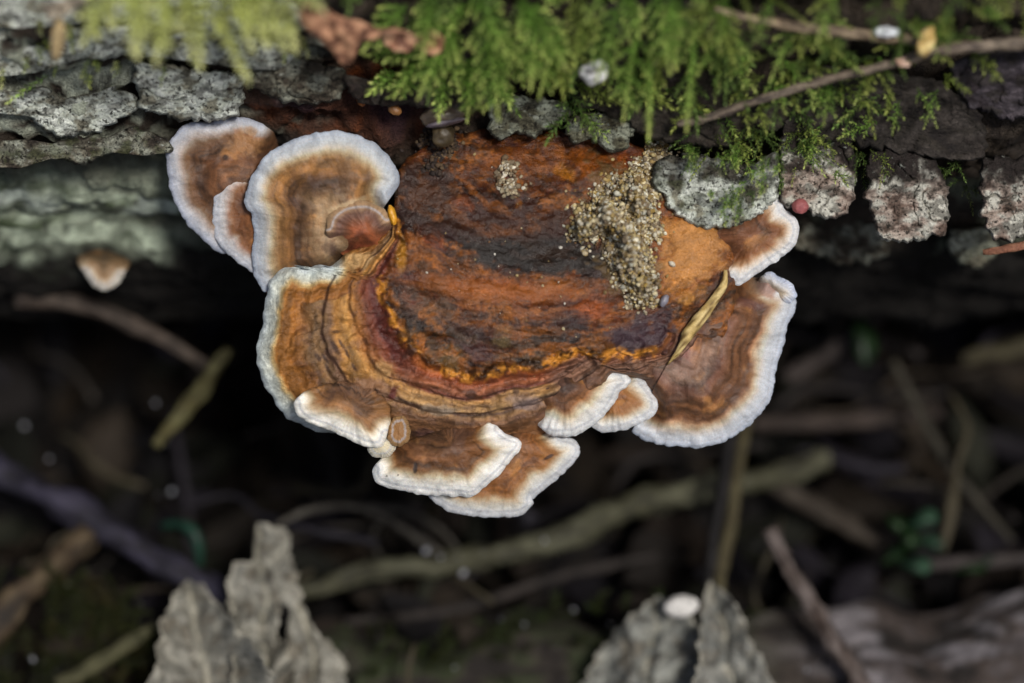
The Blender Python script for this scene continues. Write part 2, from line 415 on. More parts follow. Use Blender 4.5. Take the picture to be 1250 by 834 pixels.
# ------------------------------------------------------------------ the main bracket
BODY = [(480, 258), (464, 284), (446, 300), (425, 308), (403, 326), (391, 323), (380, 327), (373, 330), (363, 324), (350, 323), (339, 332), (329, 345), (326, 361), (322, 377), (321, 394), (319, 410), (314, 421), (314, 438), (319, 460), (330, 479), (339, 496), (350, 510), (363, 515), (385, 526), (405, 528), (430, 530), (455, 534), (480, 540), (510, 544), (560, 546), (610, 544), (660, 534), (690, 520), (720, 500), (742, 478), (762, 462), (790, 464), (815, 468), (850, 450), (880, 420), (893, 380), (900, 330), (890, 290), (870, 262), (835, 240), (806, 222), (792, 190), (760, 172), (700, 162), (620, 158), (550, 166), (505, 188), (486, 212)]
BC = (600, 365)
RIDGE = [(482, 262), (490, 296), (476, 325), (468, 345), (473, 372), (483, 395), (500, 420), (520, 440), (545, 455), (575, 463), (600, 459), (622, 449), (650, 452), (680, 441), (705, 428), (735, 441), (752, 428), (772, 436), (800, 430), (815, 405)]
_ra = np.array([math.atan2(y - BC[1], x - BC[0]) for x, y in RIDGE]); _rr = np.array([math.hypot(x - BC[0], y - BC[1]) for x, y in RIDGE])
_ra = np.where(_ra < -1.6, _ra + 2 * np.pi, _ra)
_o = np.argsort(_ra); _ra, _rr = _ra[_o], _rr[_o]
_bo, _ = spline(BODY, 720)
_ba = np.arctan2(_bo[:, 1] - BC[1], _bo[:, 0] - BC[0]); _br = np.hypot(_bo[:, 0] - BC[0], _bo[:, 1] - BC[1])
_bi = np.argsort(_ba); _ba, _br = _ba[_bi], _br[_bi]

def body_s(px, py):
    """<0 inside the old cap, 0 at the orange ridge, 1 at the outer rim"""
    a = np.arctan2(py - BC[1], px - BC[0]); rr = np.hypot(px - BC[0], py - BC[1])
    rim = np.interp(a, _ba, _br, period=2 * np.pi)
    aw = np.where(a < -1.6, a + 2 * np.pi, a)
    rid = np.interp(aw, _ra, _rr, left=1e3, right=1e3)
    has = (aw > _ra[0]) & (aw < _ra[-1])
    s = np.where(has, (rr - rid) / np.maximum(rim - rid, 8), -1)
    return s, rr - rid, has, aw

BUMPS = [(432, 318, 18, 13, .10), (467, 452, 12, 12, .09), (455, 470, 26, 12, .05), (492, 290, 8, 14, .06), (470, 266, 6, 12, .04), (850, 300, 36, 44, .08), (835, 345, 26, 18, .07), (838, 366, 9, 9, .09),
         (765, 400, 40, 16, .05), (744, 412, 18, 18, .06), (720, 300, 60, 16, -.03), (640, 300, 90, 22, -.05), (640, 235, 80, 26, .05), (720, 210, 40, 30, .05), (560, 300, 30, 18, .03), (615, 415, 26, 18, .03), (545, 440, 18, 12, .03),
         (620, 448, 26, 6, .03), (588, 453, 12, 8, .05), (660, 446, 18, 6, .05), (590, 478, 40, 10, .05), (545, 492, 34, 12, .04), (530, 470, 40, 10, .03), (700, 470, 30, 18, .05)]
LEFT_RIM = [(403, 326), (391, 323), (380, 327), (373, 330), (363, 324), (350, 323), (339, 332), (329, 345), (326, 361), (322, 377), (321, 394), (319, 410), (314, 421), (314, 438), (319, 460), (330, 479), (339, 496), (350, 510), (363, 515), (385, 526), (405, 528)]
CREASE = [(312, 414), (345, 407), (366, 410), (400, 398), (440, 394)]
def body_dz(px, py, fine=True):
    px = np.asarray(px, float); py = np.asarray(py, float)
    dx = (px - 610) / 290; dy = (py - 350) / 185
    z = -.42 + np.where(dx < 0, .22, .36) * dx * dx + np.where(dy < 0, .55, .42) * dy * dy
    s, dr, has, aw = body_s(px, py)
    wob = fbm(px / 60, py / 60, .3, 3, 5)
    sw = s + .05 * wob
    z = z + np.where(has, .09 * sstep(-3, 9, dr + 4 * wob), 0)                 # outer growth lies a step lower
    rn = fbm(px / 22, py / 22, 2, 3, 71); rd = polydist(px + 10 * rn, py + 8 * fbm(px / 15, py / 15, 5, 2, 72), RIDGE)
    z = z - np.clip(.08 + .17 * rn, 0, .26) * np.exp(-((rd + 5 * wob) / 7) ** 2)
    out = np.where(has, sstep(.0, .12, sw), 0)
    z = z - out * .030 * np.sin(sw * 21 + 5 * fbm(px / 34, py / 34, .7, 3, 55)) * sstep(1.0, .8, sw)
    l1, l2 = .27 + .05 * fbm(aw * 3, s * 0, 4, 3, 58), .50 + .06 * fbm(aw * 2.6, s * 0, 9, 3, 59)
    z = z - out * (.085 * sstep(l2 - .16, l2 - .04, s) * sstep(l2 + .02, l2, s) + .06 * sstep(l1 - .12, l1 - .03, s) * sstep(l1 + .015, l1, s))
    for (bx, by, rx, ry, h) in BUMPS:
        z = z - h * np.exp(-((px - bx) / rx) ** 2 - ((py - by) / ry) ** 2)
    # concentric terraces on the old cap
    e = np.hypot((px - 655) / 1.35, (py - 190)) + 10 * wob
    z = z - (1 - out) * (.012 * np.sin(e / 8.5) + .028 * fbm(e / 16, np.arctan2(py - 190, (px - 655) / 1.35) * 2.5, 3, 2, 57) * sstep(14, 60, e))
    if fine:
        z = z - (1 - out) * (fbm(px / 50, py / 34, 1.1, 4, 41, .4) * .085 - np.abs(fbm(px / 24, py / 15, 4.4, 2, 47)) * .028) - out * (fbm(px / 34, py / 34, 7.7, 4, 43) * .075 + 0)
    cd = polydist(px, py, CREASE)
    below = py > np.interp(px, [c[0] for c in CREASE], [c[1] for c in CREASE])
    z = z - np.where(below, .07, 0) * np.exp(-np.clip(px - 330, 0, 999) / 60) * np.exp(-cd / 40)
    z = z + np.where((px > 430) & (py > 470), .26 * sstep(.68, 1.02, s) * sstep(430, 480, px), 0) * (px <= 735)
    z = z + np.where(px > 735, .26 * sstep(.70, 1.02, s), 0)
    # white rim of the left lobes turns down
    z = z + np.where(px < 420, .16 * sstep(.84, 1.02, s), 0)
    return z

def dab(c, px, py, bx, by, rx, ry, ang, col, k, n):
    ca, sa = math.cos(ang), math.sin(ang)
    X = (px - bx) * ca + (py - by) * sa; Y = -(px - bx) * sa + (py - by) * ca
    q = np.hypot(X / rx, Y / ry) + n * .55
    return mixc(c, lin(col), k * sstep(1.25, .55, q))

def warm(c, k):
    l = c @ np.array([.3, .6, .1])
    g = l[..., None] * np.array([1.06, 1.0, .90])
    out = c * (1 - k) + g * k
    return out * np.array([.97, 1.03, 1.0])

def body_colour(px, py, r, d, t):
    n1 = fbm(px / 34, py / 30, 0.5, 4, 61); n2 = fbm(px / 14, py / 12, 3.5, 4, 63); n3 = fbm(px / 70, py / 60, 9, 3, 65)
    s, dr, has, aw = body_s(px, py)
    # --- old cap
    e = (py - 165) / 1.0 + ((px - 650) / 150) ** 2 * 26 + 16 * n1 + 7 * n2
    c = ramp(e, [(0, (108, 60, 26)), (40, (122, 70, 28)), (70, (84, 44, 26)), (95, (58, 32, 22)), (125, (50, 30, 22)), (150, (62, 36, 24)), (178, (132, 78, 40)), (205, (122, 70, 42)), (225, (98, 62, 46)), (245, (84, 62, 52)), (270, (104, 76, 50)), (300, (144, 88, 42))])
    c = mixc(c, lin((70, 32, 40)), sstep(.1, .45, n2) * .55)
    c = mixc(c, lin((170, 104, 40)), sstep(.05, .4, n2 * .6 + n1 * .6) * .6)
    c = mixc(c, lin((40, 28, 24)), sstep(.12, .42, fbm(px / 9, py / 8, 6, 3, 67)) * .55)
    c = mixc(c, lin((126, 92, 70)), sstep(.25, .5, fbm(px / 12, py / 9, 8, 3, 69)) * .2)
    c = mixc(c, lin((44, 26, 24)), sstep(.15, .5, -n2) * .5)
    D = lambda *a: dab(c, px, py, *a, n2)
    c = D(650, 308, 100, 26, .04, (34, 26, 21), .95)
    c = D(715, 325, 55, 14, .05, (32, 25, 21), .9)
    c = D(590, 260, 70, 14, .5, (58, 30, 20), .8)
    c = D(690, 270, 60, 22, .0, (54, 24, 18), .8)
    c = D(640, 195, 60, 20, 0, (132, 72, 22), .7)
    c = D(725, 200, 34, 26, .0, (150, 82, 24), .8)
    c = D(690, 210, 14, 10, .3, (176, 112, 30), .8)
    c = D(760, 190, 22, 18, .0, (150, 70, 24), .6)
    c = D(565, 250, 16, 10, .3, (150, 76, 26), .7)
    c = D(525, 290, 24, 12, .6, (150, 74, 30), .8)
    c = D(520, 320, 20, 14, .2, (168, 98, 30), .7)
    c = D(500, 260, 18, 22, .2, (40, 28, 30), .8)
    c = D(530, 345, 34, 12, .9, (88, 60, 40), .8)
    c = D(545, 385, 46, 12, .75, (104, 84, 70), .45)
    c = D(560, 400, 60, 14, .6, (84, 62, 50), .5)
    c = D(612, 412, 13, 18, .4, (140, 124, 88), .45)
    c = D(550, 445, 14, 20, .1, (116, 106, 74), .5)
    c = D(588, 430, 20, 14, 0, (92, 50, 56), .6)
    c = D(660, 415, 34, 18, .1, (84, 58, 40), .6)
    c = D(700, 405, 20, 16, 0, (62, 44, 44), .7)
    c = D(600, 350, 60, 16, .1, (152, 84, 36), .6)
    c = D(680, 365, 60, 14, .0, (136, 74, 36), .6)
    c = D(730, 385, 30, 20, .6, (168, 86, 36), .75)
    c = D(742, 410, 18, 20, .0, (150, 92, 40), .8)
    c = D(715, 395, 16, 14, .0, (44, 32, 38), .7)
    c = D(775, 415, 34, 16, .2, (54, 42, 56), .9)
    c = D(770, 445, 30, 12, .1, (112, 66, 40), .7)
    c = D(805, 395, 26, 26, .0, (70, 48, 58), .9)
    c = D(800, 330, 18, 40, .1, (118, 54, 36), .8)
    c = D(848, 296, 42, 50, .1, (186, 128, 70), .95)
    c = D(830, 345, 30, 24, .2, (190, 128, 62), .9)
    c = D(838, 366, 10, 10, 0, (196, 140, 76), .9)
    c = D(822, 250, 16, 26, .0, (150, 84, 40), .8)
    c = D(885, 300, 16, 40, .2, (120, 78, 46), .8)
    c = D(876, 298, 10, 20, .35, (54, 46, 58), .95)
    c = D(862, 317, 6, 6, 0, (80, 44, 22), .9)
    n5 = fbm(px / 6.5, py / 5.5, 11, 3, 75)
    er = np.hypot((px - 655) / 1.3, py - 170) + 9 * n1; ea = np.arctan2(py - 170, (px - 655) / 1.3)
    rg = fbm(er / 11, ea * 3.2, 2, 4, 77) * sstep(14, 60, er)
    c = c * np.clip(1 + .30 * n5 + .25 * n2 + .75 * rg, .3, 1.75)[..., None]
    c = mixc(c, lin((176, 104, 40)), sstep(.12, .5, fbm(er / 16, ea * 2.2, 5, 3, 78)) * .5)
    c = mixc(c, lin((60, 36, 44)), sstep(.2, .5, fbm(er / 14, ea * 3, 8, 3, 79)) * .5)
    gn = fbm(px / 3.2, py / 2.8, 13, 2, 76)
    c = c * np.clip(1 + .45 * gn, .5, 1.6)[..., None] * np.array([.60, .54, .45])
    rw = rg * .5 + n2 * .3
    c = mixc(c, lin((30, 23, 20)), .93 * sstep(1.2, .7, np.hypot((px - 658) / 92, (py - 310 - ((px - 655) / 108) ** 2 * 8) / 25) + .6 * rw))
    c = mixc(c, lin((56, 30, 20)), .6 * sstep(1.2, .5, np.hypot((px - 630) / 120, (py - 272) / 24) + .6 * rw))
    c = mixc(c, lin((46, 28, 22)), .75 * sstep(1.25, .5, np.hypot((px - 520) / 42, (py - 235) / 50) + .6 * rw))
    c = mixc(c, lin((158, 88, 38)), .5 * sstep(1.2, .4, np.hypot((px - 600) / 120, (py - 358 + ((px - 640) / 120) ** 2 * 14) / 14) + .8 * rw))
    c = mixc(c, lin((188, 126, 66)), .7 * sstep(1.2, .6, np.hypot((px - 846) / 40, (py - 300) / 50) + .5 * n2))
    c = mixc(c, lin((62, 44, 52)), .75 * sstep(1.2, .5, np.hypot((px - 782) / 44, (py - 408) / 20) + .6 * rw))
    c = mixc(c, lin((96, 74, 46)), .7 * sstep(1.0, .6, np.hypot((px - 756 - (py - 270) * .25) / 40, (py - 280) / 85) + .6 * n2))
    # --- outer growth, zoned
    ss = s + .045 * n3 + .03 * n1
    rimd = polydist(px, py, LEFT_RIM) + 3 * n1 + 2 * n2
    ss = np.where(px < 470, np.where(rimd < 40, np.maximum(np.minimum(ss, .80), 1 - rimd / 135), np.minimum(ss, .79)), ss)
    left = ramp(ss, [(0, (118, 60, 34)), (.05, (104, 48, 34)), (.13, (88, 42, 38)), (.20, (118, 62, 40)), (.27, (158, 100, 50)), (.35, (184, 132, 70)), (.44, (166, 114, 58)), (.49, (112, 82, 62)), (.55, (132, 98, 66)), (.64, (124, 88, 54)), (.69, (112, 72, 36)), (.76, (152, 94, 36)), (.83, (156, 100, 42)), (.865, (190, 160, 112)), (.90, (198, 194, 182)), (.96, (194, 196, 194)), (1, (184, 188, 194))])
    bot = ramp(ss, [(0, (176, 96, 36)), (.08, (150, 76, 44)), (.2, (146, 88, 60)), (.27, (104, 50, 40)), (.31, (170, 124, 76)), (.45, (164, 124, 80)), (.50, (74, 52, 44)), (.54, (144, 106, 70)), (.62, (118, 82, 58)), (.8, (112, 74, 46)), (1, (120, 78, 44))])
    rgt = ramp(ss, [(0, (166, 98, 40)), (.1, (120, 76, 58)), (.4, (128, 92, 74)), (.6, (104, 72, 56)), (1, (130, 84, 46))])
    A = np.degrees(aw)
    wl = sstep(125, 150, A + 8 * n3)
    wr = sstep(62, 45, A + 8 * n3)
    oc = left * wl[..., None] + (1 - wl[..., None]) * (rgt * wr[..., None] + bot * (1 - wr[..., None]))
    rs = fbm(ss * 17, aw * 3.5, 3, 4, 80)
    l1, l2 = .27 + .05 * fbm(aw * 3, s * 0, 4, 3, 58), .50 + .06 * fbm(aw * 2.6, s * 0, 9, 3, 59)
    oc = mixc(oc, lin((62, 38, 34)), .8 * np.maximum(np.exp(-((s - l2 - .012) / .014) ** 2), .8 * np.exp(-((s - l1 - .01) / .014) ** 2)) * sstep(-.35, .1, n2 + .1))
    oc = oc * np.where(ss > .86, 1, np.clip(.93 + .55 * rs + .2 * np.sin(ss * 46 + 2 * n1), .4, 1.5))[..., None]
    oc = mixc(oc, lin((96, 66, 58)), sstep(.2, .5, n2) * .35 * sstep(.8, .7, ss))
    wo = np.where(has, sstep(-2, 5, dr + 3 * n2), 0)
    c = c * (1 - wo[..., None]) + oc * wo[..., None]
    # the orange ridge
    rd = polydist(px + 9 * n1, py + 9 * n2, RIDGE)
    c = mixc(c, lin((208, 134, 44)), np.where(has, sstep(9, 1.5, rd + 9 * np.abs(n2)), 0) * sstep(-.12, .22, n1 + .12 + .5 * n3) * .9)
    c = mixc(c, lin((178, 120, 34)), sstep(9, 3, np.hypot((px - 490) / 1.0, (py - 312) / 3.0)) * .7)
    D = lambda *a: dab(c, px, py, *a, n2)
    c = D(432, 318, 18, 13, 0, (184, 144, 96), .85)
    c = D(467, 452, 13, 13, 0, (172, 128, 82), .85)
    c = D(455, 474, 34, 12, .1, (128, 92, 72), .8)
    c = D(480, 478, 7, 10, .2, (84, 30, 30), .9)
    c = D(535, 500, 24, 7, .1, (140, 120, 104), .7)
    c = D(640, 490, 24, 10, .1, (132, 112, 112), .6)
    c = D(520, 530, 20, 6, 0, (60, 40, 50), .6)
    for (bx, by, rx, ry, ang) in [(409, 424, 3, 11, -.5), (417, 420, 2, 7, -.6), (388, 436, 3, 6, -.6), (400, 450, 2, 7, -.5), (397, 438, 2, 8, -.6), (424, 432, 2, 6, -.5), (410, 405, 5, 2, 0), (458, 478, 4, 3, 0), (502, 428, 6, 7, .4), (490, 408, 8, 4, .3), (630, 478, 4, 4, 0), (575, 482, 7, 6, 0), (432, 448, 2, 5, -.5)]:
        q = np.hypot(((px - bx) * math.cos(ang) + (py - by) * math.sin(ang)) / rx, (-(px - bx) * math.sin(ang) + (py - by) * math.cos(ang)) / ry)
        c = mixc(c, lin((52, 34, 30)), sstep(1.5, .6, q) * .8)
    return warm(c, .02)

def fungus_root(label, p, group='bracket fungi on the log'):
    return thing('bracket_fungus', label, 'bracket fungus', at(*p), group)

MAIN = fungus_root('large central bracket with a wet dark orange middle and ring of white-edged lobes', (650, 170, .6))
V, q, t, C, rad, d = slab(BODY, BC, lambda px, py, r, dd: body_dz(px, py), .16, 180, 900, body_colour, edge=7, wob=(1.5, 14), seed=3, scallop=3.0)
_k = (DIST) / 1
def wet_of(V):
    # wetness by place on the body
    u, v = V @ XV, V @ UV_; dd = V @ FV; k = (DIST + dd) / DIST
    px, py = u / k * 100 + 625, 417 - v / k * 100
    s, dr, has, aw = body_s(px, py)
    wsh = fbm(px / 40, py / 40, 2.2, 3, 81)
    return np.where(has, sstep(.35, -.05, s), 1) * (.55 + .7 * np.clip(wsh, -.5, .5))
mesh('cap', V, q, t, C, M_CORE, MAIN, {'rad': rad, 'wet': wet_of(V)})['label'] = 'wet orange and black centre with the scalloped left lobes'

WHITE = (192, 195, 200)
def lobe(root, outline, centre, c0, m0, th, stops, seed, nr=60, ntq=420, droop=.10, tilt=(0, 0), ripple=.03, label=None, wave=.05, power=1.6, rimw=24, steps=(), dabs=(), wet=.1, name='cap', scallop=2.6, m=None, hid=0, sink=.34):
    cx, cy = centre
    per_o, _ = spline(outline, 300)
    droop *= .62; th *= .75
    if hid:
        nf = len(outline) - hid
        i1 = int(np.argmin(np.hypot(*(per_o - np.array(outline[nf - 1])).T)))
        free = [tuple(p) for p in per_o[:i1 + 1:2]]
        hidl = [tuple(p) for p in per_o[i1 + 4::2]]
        fd0 = lambda px, py, d: np.maximum(np.minimum(polydist(px, py, free), d * 3 + 400 * (d > 60)), 0)
        fd = lambda px, py, d: polydist(px, py, free)
        hd = lambda px, py: polydist(px, py, hidl)
    else:
        fd = lambda px, py, d: d
        hd = None
    def depth(px, py, r, d):
        d = fd(px, py, d)
        z = c0 + (m0 - c0) * r ** power + tilt[0] * (px - cx) / 100 + tilt[1] * (py - cy) / 100
        wv = fbm(px / 48, py / 48, seed, 3, seed)
        z = z - ripple * np.cos((d + 7 * wv) / 11.0) * sstep(8, 34, d) - wave * wv
        ang = np.arctan2(py - cy, px - cx)
        z = z - .025 * noise(np.cos(ang) * 7, np.sin(ang) * 7, seed, seed + 2) * r * r * 1.6
        z = z + droop * sstep(rimw, -4, d) ** 1.3
        z = z - fbm(px / 16, py / 16, seed + 2, 3, seed + 8) * .014
        for (sd, h) in steps: z = z - h * sstep(sd - 4 + 5 * wv, sd + 3 + 5 * wv, d)
        if hd is not None: z = z + sink * sstep(32, 0, hd(px, py)) * sstep(6, 30, d)
        return z
    def colour(px, py, r, d, t):
        d = fd(px, py, d)
        n1 = fbm(px / 40, py / 40, seed, 4, seed + 12); n2 = fbm(px / 11, py / 11, seed, 3, seed + 13)
        ang = np.arctan2(py - cy, px - cx)
        fr = noise(np.cos(ang) * 13, np.sin(ang) * 13, seed, seed + 15) * sstep(.3, .7, r)
        x = d * 1.26 + .34 * np.minimum(d, 34) * noise(np.cos(ang) * 2.6, np.sin(ang) * 2.6, seed, seed + 16) * sstep(.25, .6, r) + 5 * n1 * np.clip(d / 22, .2, 1) + 1.6 * fr + 1.6 * n2
        c = (ramp(x - 5, stops) + ramp(x, stops) * 1.2 + ramp(x + 5, stops)) / 3.2
        br = sstep(22, 34, d)
        c = mixc(c, lin((92, 60, 38)), sstep(.2, .55, n2) * .4 * br)
        c = mixc(c, lin((176, 118, 58)), sstep(.2, .55, n1) * .35 * br)
        zb = np.sin(x / 4.2 + 1.5 * n1) * .45 + np.sin(x / 9.0 + seed + n1) * .7 + .5 * n2
        zb = zb + 1.3 * fbm(x / 6.5, px / 60, py / 60 + seed, 4, seed + 21)
        c = c * np.clip(1 - .06 * br + .42 * zb * br, .35, 1.6)[..., None]
        c = mixc(c, lin((84, 60, 52)), sstep(.1, .6, fbm(px / 26, py / 26, seed + 4, 4, seed + 19)) * .5 * br)
        # grey growth line in the white rim
        c = mixc(c, lin((168, 170, 176)), .55 * sstep(2.2, .6, np.abs(d - 6.5 - 2 * n1)) * (1 - br))
        for a in dabs: c = dab(c, px, py, *a, n2)
        return np.where((d > 20)[..., None], warm(c, .05), c)
    V, q, t, C, rad, d = slab(outline, centre, depth, th, nr, ntq, colour, edge=5, wob=(1.1, 10), seed=seed, scallop=scallop)
    o = mesh(name, V, q, t, C, m or M_CAP, root, {'rad': rad, 'wet': np.full(len(V), wet)})
    if label: o['label'] = label
    return o

ST = [(0, WHITE), (13, (200, 200, 197)), (20, (204, 194, 170)), (26, (151, 109, 64)), (34, (135, 83, 40)), (52, (122, 74, 36)), (70, (100, 67, 45)), (90, (118, 83, 55)), (120, (99, 65, 43)), (200, (86, 53, 36))]
ST_C = [(0, (160, 168, 182)), (9, (168, 175, 184)), (20, (182, 184, 184)), (29, (180, 158, 124)), (38, (135, 96, 56)), (52, (127, 85, 43)), (68, (113, 74, 42)), (82, (100, 69, 45)), (98, (118, 87, 58)), (112, (144, 116, 88)), (125, (112, 84, 68)), (140, (93, 65, 56)), (170, (108, 64, 45))]  # outer stops greyed blue to hold the sky light on the rim
ST_A = [(0, (158, 164, 180)), (10, (184, 187, 196)), (18, (186, 178, 172)), (23, (126, 98, 75)), (30, (100, 65, 40)), (60, (93, 56, 32)), (80, (117, 76, 49)), (120, (126, 91, 68))]
# ---- upper left brackets, sky light painted blue into their rims
A_ = fungus_root('rearmost upper left bracket, with a dark brown middle, partly behind two others', (335, 185, 1.0))
lobe(A_, [(318, 151), (290, 143), (274, 146), (254, 149), (232, 150), (219, 159), (206, 175), (203, 194), (206, 214), (210, 236), (219, 258), (230, 274), (246, 291), (263, 305), (278, 309), (305, 295), (325, 250), (340, 200), (335, 165)], (312, 205), .10, .30, .10, ST_A, 101, tilt=(.1, .2), droop=.06, hid=4,
     wet=.05, dabs=((300, 175, 22, 16, .3, (150, 104, 66), .8), (275, 192, 4, 4, 0, (50, 30, 20), .9), (305, 160, 12, 6, .2, (150, 120, 88), .7)))
B_ = fungus_root('narrow bracket squeezed between two larger upper left ones', (335, 240, .8))
lobe(B_, [(318, 201), (308, 197), (300, 198), (290, 205), (274, 215), (265, 223), (262, 236), (260, 269), (264, 291), (274, 306), (296, 324), (312, 333), (338, 325), (350, 270), (338, 215)], (326, 262), .02, .22, .09, [(0, (180, 184, 194)), (9, (202, 202, 206)), (18, (196, 190, 186)), (25, (144, 100, 69)), (32, (115, 67, 34)), (60, (108, 64, 34)), (90, (99, 64, 43))], 102, droop=.06, hid=3, tilt=(0, .15))
C_ = fungus_root('big upper left bracket, rounded fan with a broad white rim painted bluish by sky light', (455, 290, .3))
lobe(C_, [(478, 237), (487, 226), (486, 211), (475, 192), (456, 175), (428, 163), (401, 161), (373, 166), (351, 174), (329, 186), (315, 203), (304, 225), (299, 244), (301, 255), (308, 263), (310, 285), (308, 308), (310, 332), (318, 349), (325, 356), (350, 352), (400, 340), (440, 318), (470, 300), (478, 275), (470, 258), (462, 246)], (446, 285), -.34, -.02, .10, ST_C, 103, nr=90, ntq=620, droop=.08, ripple=.02, wave=.06, steps=((118, .05),), hid=7, tilt=(0, .32),
     dabs=((455, 284, 22, 22, 0, (140, 70, 36), .9), (400, 265, 12, 40, .6, (160, 128, 96), .5), (425, 250, 30, 6, -.35, (176, 146, 112), .8), (360, 278, 5, 3, 0, (90, 64, 50), .7), (423, 215, 12, 22, 0, (100, 70, 46), .6)))
# small old ring on it
lobe(C_, [(399, 275), (405, 260), (423, 248), (445, 246), (463, 252), (473, 264), (478, 285), (470, 305), (445, 315), (420, 312), (404, 295)], (450, 285), -.5, -.40, .08, [(0, (153, 127, 99)), (7, (176, 142, 104)), (12, (111, 83, 69)), (18, (104, 76, 66)), (26, (108, 73, 56)), (32, (133, 71, 40)), (60, (126, 60, 34))], 104, nr=30, ntq=240, droop=.05, rimw=10, ripple=.015, hid=5, label='small old cap ringed in tan at the attachment')
# ---- lobes of the main bracket
lobe(MAIN, [(472, 532), (466, 544), (452, 546), (436, 541), (425, 535), (402, 525), (377, 516), (363, 505), (360, 491), (372, 479), (391, 471), (410, 467), (432, 468), (452, 476), (468, 486), (476, 498), (476, 515)], (432, 500), -.46, -.42, .14, [(0, (222, 220, 212)), (14, (232, 230, 222)), (24, (196, 176, 140)), (30, (135, 92, 55)), (44, (118, 78, 45)), (70, (108, 74, 53))], 111, hid=8, sink=.15, droop=.24, rimw=34, wave=.06, label='turned-down lower left lobe with sun flecks painted into its white lip')  # lip stops whitened to stand for sun flecks
lobe(MAIN, [(449, 548), (454, 540), (466, 536), (478, 534), (483, 543), (480, 553), (470, 558), (456, 557)], (467, 546), -.22, -.16, .1, [(0, (206, 202, 188)), (10, (200, 192, 168)), (30, (176, 156, 116))], 112, nr=20, ntq=140, droop=.06, rimw=10, label='tiny cream lobe')
lobe(MAIN, [(476, 514), (486, 508), (496, 512), (501, 525), (498, 538), (488, 545), (478, 542), (473, 530)], (486, 526), -.32, -.26, .1, [(0, (154, 125, 88)), (6, (151, 112, 68)), (20, (135, 94, 53))], 113, nr=20, ntq=140, droop=.06, rimw=8, label='tiny tan lobe')
lobe(MAIN, [(523, 600), (538, 617), (555, 626), (590, 631), (624, 631), (641, 626), (651, 614), (650, 609), (670, 593), (690, 575), (703, 561), (708, 550), (705, 541), (696, 534), (684, 531), (664, 515), (630, 512), (590, 530), (550, 560)], (625, 545), .02, .22, .12, ST, 115, nr=70, droop=.12, rimw=26, tilt=(.0, .12), dabs=((670, 558, 9, 2, -.5, (60, 40, 34), .9), (612, 560, 30, 14, -.7, (120, 70, 34), .5)), hid=4, label='lowest lobe, half hidden')
lobe(MAIN, [(456, 573), (458, 586), (469, 594), (503, 601), (523, 604), (567, 606), (581, 604), (590, 596), (613, 575), (627, 558), (636, 545), (633, 536), (618, 530), (609, 523), (597, 516), (570, 518), (530, 528), (495, 540), (470, 556)], (550, 545), -.34, -.14, .14, [(0, (220, 220, 218)), (15, (230, 229, 224)), (25, (200, 186, 156)), (31, (135, 89, 45)), (44, (124, 76, 38)), (60, (100, 64, 40)), (90, (106, 71, 47))], 114, nr=70, ntq=500, droop=.20, rimw=30, wave=.07, dabs=((507, 572, 3, 8, .1, (40, 30, 28), .9), (472, 581, 1.6, 1.6, 0, (60, 50, 44), .9), (486, 580, 1.4, 1.4, 0, (60, 50, 44), .9)), hid=5, sink=.2, label='bottom centre lobe with a dark nick in its white rim')  # rim stops raised whiter than other lobes, as painted sun flecks
lobe(MAIN, [(727, 524), (741, 528), (770, 522), (798, 506), (802, 489), (796, 477), (786, 465), (765, 445), (735, 440), (715, 470), (718, 508)], (748, 468), .02, .16, .10, ST, 116, nr=50, ntq=300, droop=.08, rimw=22, hid=4, label='small lobe tucked between two larger right ones')
lobe(MAIN, [(668, 529), (682, 532), (699, 532), (716, 524), (736, 509), (751, 489), (756, 478), (766, 472), (769, 463), (759, 452), (745, 449), (728, 446), (705, 440), (670, 448), (640, 470), (645, 505)], (690, 470), -.24, -.08, .14, [(0, (200, 202, 203)), (18, (206, 205, 201)), (29, (198, 180, 148)), (36, (135, 85, 42)), (48, (126, 78, 43)), (64, (100, 69, 55)), (90, (115, 83, 73))], 117, droop=.14, rimw=30, hid=5, label='lower right lobe with a wide white rim')
lobe(MAIN, [(772, 524), (778, 532), (802, 542), (835, 545), (859, 546), (892, 535), (920, 513), (941, 485), (946, 456), (957, 416), (962, 395), (970, 379), (971, 363), (961, 350), (945, 346), (915, 338), (880, 345), (830, 370), (790, 410), (765, 440), (775, 480), (790, 505)], (830, 415), -.12, .28, .12, [(0, (168, 176, 190)), (6, (182, 188, 198)), (22, (186, 187, 188)), (30, (184, 160, 130)), (38, (131, 83, 53)), (54, (118, 74, 43)), (74, (108, 69, 45)), (92, (93, 60, 51)), (104, (136, 105, 88)), (116, (100, 65, 56)), (140, (95, 55, 53)), (160, (99, 60, 49))], 118, nr=90, ntq=620, droop=.14, rimw=34, ripple=.03, wave=.08, steps=((98, .04),),
     dabs=((840, 480, 30, 8, 0, (80, 52, 40), .6), (912, 370, 24, 6, .2, (90, 54, 50), .6), (850, 440, 40, 14, -.6, (160, 122, 104), .5), (930, 350, 30, 14, .1, (136, 84, 44), .7)), hid=7, label='large right lobe with a long bluish white rim')
lobe(MAIN, [(938, 332), (950, 338), (957, 342), (968, 350), (972, 362), (962, 370), (944, 360), (925, 345)], (946, 352), .18, .26, .08, [(0, (172, 182, 204)), (8, (196, 200, 208)), (16, (190, 176, 150)), (30, (135, 94, 58))], 119, nr=18, ntq=140, droop=.05, rimw=10, hid=2, label='little bluish lobe')
N_ = fungus_root('upper right bracket, small and white-edged, emerging under the bark', (905, 275, .3))
